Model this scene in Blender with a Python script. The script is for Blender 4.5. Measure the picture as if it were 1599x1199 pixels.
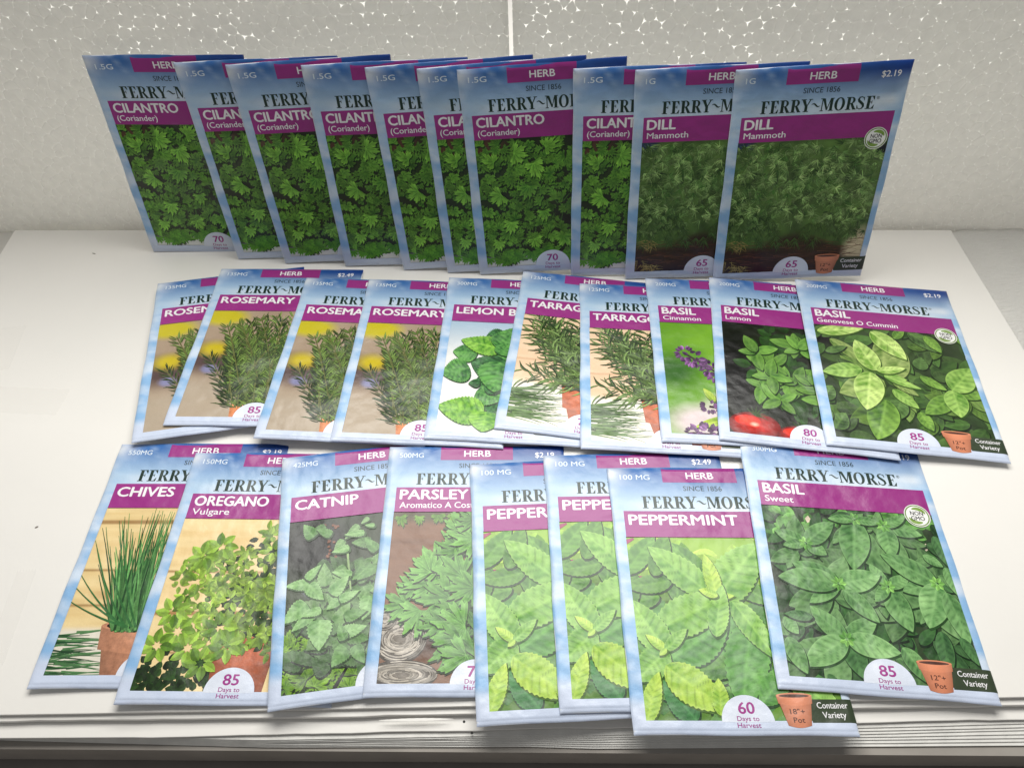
import bpy, math, random
import numpy as np
from mathutils import Matrix, Vector

for o in list(bpy.data.objects): bpy.data.objects.remove(o)
SC = bpy.context.scene
COL = SC.collection
SC.unit_settings.system = 'METRIC'
SC.unit_settings.scale_length = 0.0825      # 1 unit = the width of a seed packet (82.5 mm)

# ------------------------------------------------------------------ camera
F_PX, PITCH, ROLL, CAM_H = 1160.194, 0.8831034, -0.0411438, 3.5547135
cam = bpy.data.cameras.new('camera'); camo = bpy.data.objects.new('camera', cam); COL.objects.link(camo)
cam.sensor_width = 36; cam.lens = F_PX/1599*36; cam.clip_start = .05; cam.clip_end = 200
_f = Vector((0, math.cos(PITCH), -math.sin(PITCH))); _u = Vector((0, math.sin(PITCH), math.cos(PITCH))); _r = Vector((1, 0, 0))
_r2 = _r*math.cos(ROLL) + _u*math.sin(ROLL); _u2 = -_r*math.sin(ROLL) + _u*math.cos(ROLL)
camo.matrix_world = Matrix(((_r2.x, _u2.x, -_f.x, 0), (_r2.y, _u2.y, -_f.y, 0), (_r2.z, _u2.z, -_f.z, CAM_H), (0, 0, 0, 1)))
SC.camera = camo

# ------------------------------------------------------------------ light
SC.view_settings.view_transform = 'Standard'; SC.view_settings.look = 'None'
SC.view_settings.exposure = 0; SC.view_settings.gamma = 1
W = bpy.data.worlds.new('World'); SC.world = W; W.use_nodes = True
W.node_tree.nodes['Background'].inputs[0].default_value = (.985, .99, 1.0, 1)
W.node_tree.nodes['Background'].inputs[1].default_value = .21
def area(name, loc, target, sx, sy, power, col=(1, 1, 1)):
    l = bpy.data.lights.new(name, 'AREA'); l.shape = 'RECTANGLE'; l.size = sx; l.size_y = sy; l.energy = power; l.color = col
    o = bpy.data.objects.new(name, l); COL.objects.link(o); o.location = loc
    o.rotation_euler = (Vector(target)-Vector(loc)).to_track_quat('-Z', 'Y').to_euler()
    return o
area('window_light', (.7, 5.6, 7.0), (0.5, 2.1, 0), 8.0, 4.2, 880, (1, .985, .945))
area('lamp_behind_foam', (0.2, 5.6, .75), (0.1, 4.4, .75), 10.0, 1.5, 46, (1, .985, .95))

RNG = np.random.RandomState(7)
A_H = 1.39                                   # packet height

def lin(c):
    c = np.asarray(c, float)/255.
    return np.where(c <= .04045, c/12.92, ((c+.055)/1.055)**2.4)

# ------------------------------------------------------------------ materials
def newmat(name):
    m = bpy.data.materials.new(name); m.use_nodes = True
    nt = m.node_tree; b = nt.nodes['Principled BSDF']
    return m, nt, b
def bump(nt, b, scale, strength, dist=.01, detail=4, coord='Object', tex='noise', base=None):
    tc = nt.nodes.new('ShaderNodeTexCoord')
    if tex == 'noise':
        n = nt.nodes.new('ShaderNodeTexNoise'); n.inputs['Scale'].default_value = scale; n.inputs['Detail'].default_value = detail
        out = n.outputs['Fac']
    else:
        n = nt.nodes.new('ShaderNodeTexVoronoi'); n.inputs['Scale'].default_value = scale; out = n.outputs['Distance']
    nt.links.new(tc.outputs[coord], n.inputs['Vector'])
    bp = nt.nodes.new('ShaderNodeBump'); bp.inputs['Strength'].default_value = strength; bp.inputs['Distance'].default_value = dist
    nt.links.new(out, bp.inputs['Height'])
    if base: nt.links.new(base.outputs['Normal'], bp.inputs['Normal'])
    nt.links.new(bp.outputs['Normal'], b.inputs['Normal'])
    return bp
def plain(name, rgb, rough=.6, spec=.5, noise=None, bumps=(), vary=.06, vscale=2.0):
    m, nt, b = newmat(name); c = lin(rgb)
    b.inputs['Roughness'].default_value = rough; b.inputs['Specular IOR Level'].default_value = spec
    tc = nt.nodes.new('ShaderNodeTexCoord'); n = nt.nodes.new('ShaderNodeTexNoise'); n.inputs['Scale'].default_value = vscale; n.inputs['Detail'].default_value = 6
    nt.links.new(tc.outputs['Object'], n.inputs['Vector'])
    r = nt.nodes.new('ShaderNodeValToRGB'); r.color_ramp.elements[0].position = .3; r.color_ramp.elements[1].position = .7
    r.color_ramp.elements[0].color = (*(c*(1-vary)), 1); r.color_ramp.elements[1].color = (*np.minimum(c*(1+vary*.6), .93), 1)
    nt.links.new(n.outputs['Fac'], r.inputs['Fac']); nt.links.new(r.outputs['Color'], b.inputs['Base Color'])
    p = None
    for (s, st, d, tx) in bumps: p = bump(nt, b, s, st, d, tex=tx, base=p)
    return m
def print_mat():
    m, nt, b = newmat('printed_paper')
    a = nt.nodes.new('ShaderNodeAttribute'); a.attribute_name = 'Col'
    tc = nt.nodes.new('ShaderNodeTexCoord'); n = nt.nodes.new('ShaderNodeTexNoise'); n.inputs['Scale'].default_value = 260; n.inputs['Detail'].default_value = 2
    mr = nt.nodes.new('ShaderNodeMapRange'); mr.inputs['To Min'].default_value = .86; mr.inputs['To Max'].default_value = 1.12
    nt.links.new(tc.outputs['Object'], n.inputs['Vector']); nt.links.new(n.outputs['Fac'], mr.inputs['Value'])
    v = nt.nodes.new('ShaderNodeVectorMath'); v.operation = 'SCALE'
    nt.links.new(a.outputs['Color'], v.inputs[0]); nt.links.new(mr.outputs['Result'], v.inputs['Scale'])
    n3 = nt.nodes.new('ShaderNodeTexNoise'); n3.inputs['Scale'].default_value = 34; n3.inputs['Detail'].default_value = 7; n3.inputs['Roughness'].default_value = .72
    nt.links.new(tc.outputs['Object'], n3.inputs['Vector'])
    m3 = nt.nodes.new('ShaderNodeMapRange'); m3.inputs['From Min'].default_value = .3; m3.inputs['From Max'].default_value = .7; m3.inputs['To Min'].default_value = .45; m3.inputs['To Max'].default_value = 1.5
    nt.links.new(n3.outputs['Fac'], m3.inputs['Value'])
    v2 = nt.nodes.new('ShaderNodeVectorMath'); v2.operation = 'SCALE'; nt.links.new(v.outputs['Vector'], v2.inputs[0]); nt.links.new(m3.outputs['Result'], v2.inputs['Scale'])
    mxc = nt.nodes.new('ShaderNodeMix'); mxc.data_type = 'RGBA'
    nt.links.new(a.outputs['Alpha'], mxc.inputs['Factor']); nt.links.new(v2.outputs['Vector'], mxc.inputs[6]); nt.links.new(v.outputs['Vector'], mxc.inputs[7])
    nt.links.new(mxc.outputs[2], b.inputs['Base Color'])
    b.inputs['Roughness'].default_value = .31; b.inputs['Specular IOR Level'].default_value = .46
    # every packet has creases of its own: the bump coordinates are shifted by the object's random value
    oi = nt.nodes.new('ShaderNodeTexCoord'); g = nt.nodes.new('ShaderNodeNewGeometry')
    n1 = nt.nodes.new('ShaderNodeTexNoise'); n1.inputs['Scale'].default_value = 2.6; n1.inputs['Detail'].default_value = 3
    n2 = nt.nodes.new('ShaderNodeTexNoise'); n2.inputs['Scale'].default_value = 22; n2.inputs['Detail'].default_value = 5
    for q in (n1, n2): nt.links.new(g.outputs['Position'], q.inputs['Vector'])
    b1 = nt.nodes.new('ShaderNodeBump'); b1.inputs['Strength'].default_value = .7; b1.inputs['Distance'].default_value = .05
    b2 = nt.nodes.new('ShaderNodeBump'); b2.inputs['Strength'].default_value = .4; b2.inputs['Distance'].default_value = .005
    nt.links.new(n1.outputs['Fac'], b1.inputs['Height']); nt.links.new(n2.outputs['Fac'], b2.inputs['Height'])
    nt.links.new(b1.outputs['Normal'], b2.inputs['Normal']); nt.links.new(b2.outputs['Normal'], b.inputs['Normal'])
    return m
PRINT = print_mat()
PAPER = plain('envelope_paper', (222, 228, 238), .55, .4, bumps=[(14, .25, .006, 'noise')])
BOARD = plain('white_board', (237, 234, 228), .30, .5, bumps=[(5, .10, .02, 'noise'), (60, .10, .002, 'noise')], vary=.02, vscale=1.2)
EDGE = plain('foam_sheet_edge', (226, 224, 218), .5, .5, bumps=[(40, .4, .006, 'noise')], vary=.08, vscale=12)
DARK = plain('dark_counter', (158, 152, 144), .6, .3, bumps=[(30, .2, .004, 'noise')], vary=.10, vscale=6)
DARK2 = plain('dark_counter_lower', (140, 132, 126), .7, .3, bumps=[(30, .2, .004, 'noise')], vary=.10, vscale=6)
TABLE = plain('grey_tabletop', (214, 211, 204), .5, .4, vary=.05)
BEAD = plain('foam_bead', (224, 221, 213), .40, .6, bumps=[(45, .35, .005, 'noise'), (9, .35, .02, 'noise')], vary=.085, vscale=13)
def make_translucent(m, fac):
    nt = m.node_tree; b = nt.nodes['Principled BSDF']; out = nt.nodes['Material Output']
    t = nt.nodes.new('ShaderNodeBsdfTranslucent'); t.inputs[0].default_value = (.92, .915, .89, 1)
    mx = nt.nodes.new('ShaderNodeMixShader'); mx.inputs[0].default_value = fac
    nt.links.new(b.outputs[0], mx.inputs[1]); nt.links.new(t.outputs[0], mx.inputs[2]); nt.links.new(mx.outputs[0], out.inputs[0])
make_translucent(BEAD, .26)
MARK = plain('grey_mark', (120, 114, 104), .7)
SPECK = plain('dark_speck', (30, 28, 26), .7)
# translucent core of the polystyrene, seen between the beads
CORE, _nt, _b = newmat('foam_core')
_t = _nt.nodes.new('ShaderNodeBsdfTranslucent'); _t.inputs[0].default_value = (.93, .925, .90, 1)
_nt.links.new(_t.outputs[0], _nt.nodes['Material Output'].inputs[0])
# clear plastic film on the right of the board
FILM, _nt, _b = newmat('crinkled_plastic_film')
_b.inputs['Base Color'].default_value = (*lin((240, 238, 232)), 1); _b.inputs['Roughness'].default_value = .22
_tc = _nt.nodes.new('ShaderNodeTexCoord'); _mp = _nt.nodes.new('ShaderNodeMapping'); _mp.inputs['Scale'].default_value = (9, 44, 14)
_mp.inputs['Rotation'].default_value = (0, 0, .5)
_n = _nt.nodes.new('ShaderNodeTexNoise'); _n.inputs['Scale'].default_value = 1.6; _n.inputs['Detail'].default_value = 5; _n.inputs['Roughness'].default_value = .7
_nt.links.new(_tc.outputs['Object'], _mp.inputs['Vector']); _nt.links.new(_mp.outputs['Vector'], _n.inputs['Vector'])
_bp = _nt.nodes.new('ShaderNodeBump'); _bp.inputs['Strength'].default_value = 1.0; _bp.inputs['Distance'].default_value = .022
_nt.links.new(_n.outputs['Fac'], _bp.inputs['Height']); _nt.links.new(_bp.outputs['Normal'], _b.inputs['Normal'])
# clear tape
TAPE, _nt, _b = newmat('clear_tape')
_b.inputs['Base Color'].default_value = (*lin((236, 233, 226)), 1); _b.inputs['Roughness'].default_value = .06; _b.inputs['Alpha'].default_value = .05
bump(_nt, _b, 16, .9, .02, detail=8)

# ------------------------------------------------------------------ object helpers
def mesh_from(name, V, T, mat, C=None, smooth=False, alpha=1):
    me = bpy.data.meshes.new(name); V = np.asarray(V, np.float32); T = np.asarray(T, np.int32)
    k = T.shape[1]
    me.vertices.add(len(V)); me.vertices.foreach_set('co', V.ravel())
    me.loops.add(T.size); me.loops.foreach_set('vertex_index', T.ravel())
    me.polygons.add(len(T)); me.polygons.foreach_set('loop_start', np.arange(0, T.size, k, dtype=np.int32))
    if smooth: me.polygons.foreach_set('use_smooth', np.ones(len(T), bool))
    me.update(calc_edges=True)
    if C is not None:
        at = me.color_attributes.new('Col', 'FLOAT_COLOR', 'POINT')
        cc = np.ones((len(V), 4), np.float32); cc[:, :3] = C; cc[:, 3] = alpha; at.data.foreach_set('color', cc.ravel())
    me.materials.append(mat); return me
def ob(name, me, parent=None):
    o = bpy.data.objects.new(name, me); COL.objects.link(o)
    if parent: o.parent = parent
    return o
def tag(o, label, cat, group=None):
    o['label'] = label; o['category'] = cat
    if group: o['group'] = group
    return o
def prism(pts, z0, z1, bev=.0):
    """closed slab over a polygon outline (x,y), ngon caps"""
    n = len(pts); me = bpy.data.meshes.new('slab')
    vs = [(x, y, z0) for x, y in pts] + [(x, y, z1) for x, y in pts]
    fs = [tuple(range(n-1, -1, -1)), tuple(range(n, 2*n))] + [(i, (i+1) % n, n+(i+1) % n, n+i) for i in range(n)]
    me.from_pydata(vs, [], fs); me.update(); return me

_NG = {}
def vnoise(X, Y, sc, seed, oct=3):
    out = 0; amp = 1; tot = 0
    for o in range(oct):
        G = _NG.setdefault((seed, o), np.random.RandomState(seed*13+o).rand(64, 64)) if (seed, o) not in _NG else _NG[(seed, o)]; x, y = X*sc+7.3*o, Y*sc+3.1*o
        xi, yi = np.floor(x).astype(int), np.floor(y).astype(int); fx, fy = x-xi, y-yi; fx = fx*fx*(3-2*fx); fy = fy*fy*(3-2*fy)
        g = lambda a, b: G[b % 64, a % 64]
        out = out+amp*((g(xi, yi)*(1-fx)+g(xi+1, yi)*fx)*(1-fy)+(g(xi, yi+1)*(1-fx)+g(xi+1, yi+1)*fx)*fy); tot += amp; amp *= .5; sc *= 2
    return out/tot
# ------------------------------------------------------------------ foam wall (beads are geometry)
WX0, WY0, WS = -2.77, 4.66, -.068
def wall_frame():
    d = Vector((1, WS, 0)).normalized(); return d
def bead_panel(x0, x1, z0, z1, label, seed):
    """thing: bead > 300 nearest; bead_surface (stuff); core"""
    rng = np.random.RandomState(seed)
    root = bpy.data.objects.new('foam_wall', None); COL.objects.link(root)
    d = wall_frame(); L = math.sqrt(1+WS*WS)
    root.location = (x0, WY0+WS*(x0-WX0), z0); root.rotation_euler = (0, 0, math.atan2(d.y, d.x))
    tag(root, label, 'foam panel', 'white polystyrene foam panels of the back wall')
    Wd = (x1-x0)*L; Hh = z1-z0
    s = .074; nx = int(Wd/s)+3; nz = int(Hh/(s*.88))+3
    P = np.zeros((nz, nx, 2))
    for j in range(nz):
        for i in range(nx):
            P[j, i] = ((i-1+.5*(j % 2))*s, (j-1)*s*.88)
    P += rng.uniform(-.34, .34, P.shape)*s
    jd = rng.uniform(0, 1, (nz, nx))
    polys = []
    def clip(poly, a, b):   # keep side closer to a than b
        mx, my = (a[0]+b[0])/2, (a[1]+b[1])/2; nx_, ny_ = b[0]-a[0], b[1]-a[1]; out = []
        ds = [(p[0]-mx)*nx_+(p[1]-my)*ny_ for p in poly]
        for k in range(len(poly)):
            p, q, dp, dq = poly[k-1], poly[k], ds[k-1], ds[k]
            if dp <= 0: 
                out.append(p)
                if dq > 0: t = dp/(dp-dq); out.append((p[0]+t*(q[0]-p[0]), p[1]+t*(q[1]-p[1])))
            elif dq <= 0: t = dp/(dp-dq); out.append((p[0]+t*(q[0]-p[0]), p[1]+t*(q[1]-p[1])))
        return out
    def rect_clip(poly, axis, val, sign):
        out = []
        for k in range(len(poly)):
            p, q = poly[k-1], poly[k]; dp = (p[axis]-val)*sign; dq = (q[axis]-val)*sign
            if dp <= 0: out.append(p)
            if (dp <= 0) != (dq <= 0): t = dp/(dp-dq); out.append((p[0]+t*(q[0]-p[0]), p[1]+t*(q[1]-p[1])))
        return out
    for j in range(nz):
        for i in range(nx):
            a = P[j, i]; poly = [(a[0]-s*1.3, a[1]-s*1.3), (a[0]+s*1.3, a[1]-s*1.3), (a[0]+s*1.3, a[1]+s*1.3), (a[0]-s*1.3, a[1]+s*1.3)]
            for dj in (-2, -1, 0, 1, 2):
                for di in (-2, -1, 0, 1, 2):
                    jj, ii = j+dj, i+di
                    if (dj or di) and 0 <= jj < nz and 0 <= ii < nx and len(poly) > 2: poly = clip(poly, a, P[jj, ii])
            for ax, v, sg in ((0, 0, -1), (0, Wd, 1), (1, 0, -1), (1, Hh, 1)):
                if len(poly) > 2: poly = rect_clip(poly, ax, v, sg)
            if len(poly) < 3: continue
            polys.append((a, poly))
    def hsh(p): 
        q = (round(p[0]*900), round(p[1]*900)); h = (q[0]*73856093 ^ q[1]*19349663 ^ seed*83492791) & 0xffffff
        return ((h*2654435761) & 0xffffffff)/2**32
    meshes = []
    for a, poly in polys:
        n = len(poly); out = []
        for k in range(n):
            p0, p, p1 = poly[k-1], poly[k], poly[(k+1) % n]
            h = hsh(p); edge = p[0] < .01 or p[0] > Wd-.01 or p[1] < .01 or p[1] > Hh-.01
            zt_ = min(1, max(0, (p[1]-.60)/1.1))*min(1.25, max(.25, float(vnoise(np.array(p[0]+seed), np.array(p[1]), 1.6, 3, 2))*2.2-.1))*(.62 if abs(p[0]-(5.27 if x0 < 0 else 0)) > 2.4 else 1); open_ = max(0, h-(1-.42*zt_))/.42          # some junctions are open pores
            c = (.0045 + (.019*open_**1.3 if not edge else 0))
            ch = []
            for pq in (p0, p1):
                ex, ey = pq[0]-p[0], pq[1]-p[1]; l = math.hypot(ex, ey)+1e-9; t = min(c*1.25/l, .45)
                ch.append((p[0]+ex*t, p[1]+ey*t))
            mx, my = (ch[0][0]+ch[1][0])/2, (ch[0][1]+ch[1][1])/2
            out += [ch[0], (mx+(p[0]-mx)*.42, my+(p[1]-my)*.42), ch[1]]
        cx = sum(q[0] for q in out)/len(out); cy = sum(q[1] for q in out)/len(out)
        m = len(out); hgt = rng.uniform(.0015, .0045); tx, ty = rng.uniform(-.045, .045, 2)
        V = [(q[0], .0, q[1]) for q in out]
        for sc, hh in ((.93, .45), (.62, .9)):
            V += [(cx+(q[0]-cx)*sc, -hgt*hh-(tx*(q[0]-cx)+ty*(q[1]-cy))*sc*.5, cy+(q[1]-cy)*sc) for q in out]
        V.append((cx, -hgt, cy)); T = []
        for r in (0, 1):
            for k in range(m):
                k2 = (k+1) % m; T += [(r*m+k, r*m+k2, (r+1)*m+k2), (r*m+k, (r+1)*m+k2, (r+1)*m+k)]
        T += [(2*m+k, 2*m+(k+1) % m, 3*m) for k in range(m)]
        meshes.append((a, V, T))
    # the largest 300 in the picture: topmost rows in view, nearest the camera
    zt = 1.72
    order = sorted(range(len(meshes)), key=lambda k: abs(meshes[k][0][1]-(zt-.42))*1.0 + abs(meshes[k][0][0]+x0*1.0)*.45)
    single = set(order[:300])
    BV, BT, off = [], [], 0
    for k, (a, V, T) in enumerate(meshes):
        if k in single:
            c = V[-1]; me = mesh_from('bead', [(v[0]-c[0], v[1], v[2]-c[2]) for v in V], T, BEAD, smooth=True)
            o = ob('bead', me, root); o.location = (c[0], 0, c[2])
        else:
            BV += V; BT += [(t[0]+off, t[1]+off, t[2]+off) for t in T]; off += len(V)
    o = ob('bead_surface', mesh_from('bead_surface', BV, BT, BEAD, smooth=True), root); o['kind'] = 'stuff'
    me = bpy.data.meshes.new('core'); y0, y1 = .012, .06
    vs = [(x, y, z) for x in (0.004, Wd-.004) for y in (y0, y1) for z in (.004, Hh-.004)]
    me.from_pydata(vs, [], [(0, 1, 3, 2), (4, 6, 7, 5), (0, 4, 5, 1), (2, 3, 7, 6), (0, 2, 6, 4), (1, 5, 7, 3)]); me.materials.append(CORE); me.update()
    ob('foam_core', me, root)
    return root
bead_panel(-5.2, .068, -.104, 2.35, 'left white polystyrene bead panel behind the cilantro packets, left of the bright seam', 3)
bead_panel(.092, 5.2, -.104, 2.35, 'right white polystyrene bead panel behind the dill packets, right of the bright seam', 5)

# ------------------------------------------------------------------ boards and counter
def slab_thing(name, pts, z0, z1, mat, label, cat, group=None, bevel=.003):
    me = prism(pts, z0, z1); me.materials.append(mat); o = ob(name, me)
    b = o.modifiers.new('bevel', 'BEVEL'); b.width = bevel; b.segments = 2; b.limit_method = 'ANGLE'
    if label: tag(o, label, cat, group)
    return o
def wob(p, q, n, amp, seed):
    r = np.random.RandomState(seed); k = np.convolve(r.randn(n+6), np.ones(4)/4, 'same')[3:n+4]*amp
    return [(p[0]+(q[0]-p[0])*i/n, p[1]+(q[1]-p[1])*i/n + (k[i] if 0 < i < n else 0)) for i in range(n+1)]
back = [(3.24, 4.20), (-3.76, 4.645)]
slab_thing('white_board', wob((-3.76, 1.105), (3.19, .945), 40, .003, 1)+back, -.018, 0, BOARD, 'top white coated board that all the seed packets lie or stand on', 'board', 'white boards stacked under the packets')
slab_thing('white_board', wob((-3.75, 1.085), (3.18, .915), 60, .006, 2)+[(3.22, 4.18), (-3.74, 4.62)], -.048, -.021, BOARD, 'second white board, a thin strip of it showing just below the top board edge', 'board', 'white boards stacked under the packets')
slab_thing('white_board', [(-3.74, 1.02), (-2.415, .986)]+wob((-1.8, .966), (3.17, .868), 60, .005, 4)+[(3.20, 4.16), (-3.72, 4.6)], -.062, -.051, BOARD, 'third white board with its broad front strip and two black pinholes', 'board', 'white boards stacked under the packets')
for k in range(7):
    z1 = -.066-.0056*k; f = (k+1)/7
    yl, ym, yr = 1.06, .925+.012*(1-f), .885-.118*f
    pts = [(-3.9, yl+.05), (-2.4, 1.0-.01*k*.2)]+wob((-1.2, ym-.002*k), (.0, .915-.045*f), 12, .0015, 10+k)+wob((.3, .905-.055*f), (3.4, yr-.01), 16, .0022, 30+k)+[(3.5, 4.1), (-3.9, 4.4)]
    slab_thing('foam_sheet', pts, z1-.0050, z1, EDGE, ['topmost ridged white foam sheet edge under the third board', 'second ridged white foam sheet edge from the top of the front stack', 'third ridged white foam sheet edge from the top of the front stack', 'middle ridged white foam sheet edge of the front stack', 'third ridged white foam sheet edge from the bottom of the front stack', 'second ridged white foam sheet edge from the bottom of the front stack', 'bottommost ridged white foam sheet edge just above the dark counter'][k], 'foam sheet', 'thin foam sheets stacked at the front', bevel=.0012)
me = prism([(-8, 1.2), (8, .494), (8, 9), (-8, 9)], -.30, -.108); me.materials.append(DARK); o = ob('counter', me); o['kind'] = 'structure'
me = prism([(-8, -.9), (8, -.9), (8, 9), (-8, 9)], -.60, -.34); me.materials.append(DARK2); o = ob('floor', me); o['kind'] = 'structure'
me = prism([(-7, 2.0), (-3.0, 2.0), (-3.0, 4.95), (-7, 5.1)], -.105, -.085); me.materials.append(TABLE); o = ob('side_table_surface', me); o['kind'] = 'structure'
me = prism([(-7, 5.0), (7, 5.0), (7, 10), (-7, 10)], -.1055, -.05); me.materials.append(BOARD); o = ob('added_seam_backing', me); o['kind'] = 'structure'  # white slab added behind the foam so the panel seam looks bright
# plastic film on the right, gently wavy
nx, ny = 60, 90
X, Y = np.meshgrid(np.linspace(2.9, 5.4, nx), np.linspace(.8, 4.22, ny))
Z = -.032+.006*np.sin(X*5+Y*2.2)*np.sin(Y*3.1+1)+.003*np.sin(X*17+Y*6)
Z = np.where(X < 3.25, np.minimum(Z, -.03)-.05*0, Z)
msk = X < 3.26
Vv = np.stack([np.where(msk, np.maximum(X, 3.235), X), Y, Z], -1).reshape(-1, 3)
idx = np.arange(nx*ny).reshape(ny, nx)
Q = np.stack([idx[:-1, :-1], idx[:-1, 1:], idx[1:, 1:], idx[1:, :-1]], -1).reshape(-1, 4)
Q = np.array([q for q in Q if Vv[q[1], 0]-Vv[q[0], 0] > 1e-4])
o = ob('plastic_film', mesh_from('plastic_film', Vv, Q, FILM, smooth=True)); tag(o, 'crinkled glossy white plastic sheet right of the boards below the foam wall', 'plastic sheet')
md = o.modifiers.new('solid', 'SOLIDIFY'); md.thickness = .004; md.offset = -1
# crinkled clear tape at the left edge, torn flap at the front, pinholes
def crinkle(name, cx, cy, w, h, ang, z, amp, mat, seed, taper=0):
    r = np.random.RandomState(seed); nx, ny = 34, 22; V = []
    ph = r.uniform(0, 6, 8); fr = r.uniform(8, 34, (8, 2))
    for j in range(ny):
        for i in range(nx):
            u, v = i/(nx-1)-.5, j/(ny-1)-.5
            ed = 1-max(abs(u), abs(v))*2
            rag = 0 if taper else .03*math.sin(u*40+ph[0])+.02*math.sin(v*50+ph[1])
            x, y = u*w*(1+rag), v*h*(1+rag)*((.12+.88*max(0, math.sin(math.pi*(u+.5)))*(.9+.1*math.sin(u*61+1))) if taper else 1)
            zz = sum(math.sin(fr[k, 0]*x+fr[k, 1]*y+ph[k]) for k in range(8))/8
            V.append((cx+x*math.cos(ang)-y*math.sin(ang), cy+x*math.sin(ang)+y*math.cos(ang), z+amp*(.15+min(1, max(0, ed)*4)*abs(zz))))
    idx = np.arange(nx*ny).reshape(ny, nx); Q = np.stack([idx[:-1, :-1], idx[:-1, 1:], idx[1:, 1:], idx[1:, :-1]], -1).reshape(-1, 4)
    return ob(name, mesh_from(name, V, Q, mat, smooth=True))
tag(crinkle('clear_tape', -3.36, 3.40, .22, .40, .1, .001, .008, TAPE, 1), 'crinkled clear tape at the left edge level with the rosemary packets', 'tape', 'clear tape pieces')
tag(crinkle('clear_tape', -3.05, 2.95, .55, .20, -.1, .001, .010, TAPE, 2), 'wrinkled clear tape on the left edge just above the chives packet top', 'tape', 'clear tape pieces')
tag(crinkle('clear_tape', -2.56, 1.55, .10, .50, .05, .001, .012, TAPE, 3), 'crumpled clear tape strip left of the chives packet bottom', 'tape', 'clear tape pieces')
tag(crinkle('torn_paper', -.50, .984, .34, .014, -.02, -.0206, .0010, BOARD, 5, 1), 'torn curled paper strip at the board edge below the parsley packet', 'paper strip')
for (x, y) in ((-.283, .975), (-.247, .925)):
    me = bpy.data.meshes.new('pinhole'); n = 10
    me.from_pydata([(x+.006*math.cos(k*6.283/n), y+.006*math.sin(k*6.283/n), -.0502) for k in range(n)]+[(x+.004*math.cos(k*6.283/n), y+.004*math.sin(k*6.283/n), -.0490) for k in range(n)], [], [tuple(range(n, 2*n))]+[(k, (k+1) % n, n+(k+1) % n, n+k) for k in range(n)])
    me.materials.append(SPECK); me.update()
    tag(ob('speck', me), 'tiny black speck on the third board %s the peppermint packet corner' % ('up and left of' if y > .95 else 'directly left of'), 'speck', 'black specks on the board')

for (x, y, rx, ry, a, lb) in ((-3.05, 4.33, .016, .005, -.4, 'small grey mark on the board left of the leftmost cilantro packet'), (2.62, 1.57, .02, .004, -.9, 'faint dark scratch on the board right of the sweet basil packet'), (-2.62, 2.05, .010, .006, .5, 'tiny dark speck on the board left of the chives packet')):
    n = 10; me = bpy.data.meshes.new('speck'); P_ = []
    for zz, kk in ((.0004, 1.), (.0014, .6)): P_ += [(x+kk*(rx*math.cos(q*.6283)*math.cos(a)-ry*math.sin(q*.6283)*math.sin(a)), y+kk*(rx*math.cos(q*.6283)*math.sin(a)+ry*math.sin(q*.6283)*math.cos(a)), zz) for q in range(n)]
    me.from_pydata(P_, [], [tuple(range(n, 2*n))]+[(q, (q+1) % n, n+(q+1) % n, n+q) for q in range(n)]); me.materials.append(MARK); me.update(); tag(ob('speck', me), lb, 'speck')
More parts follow.
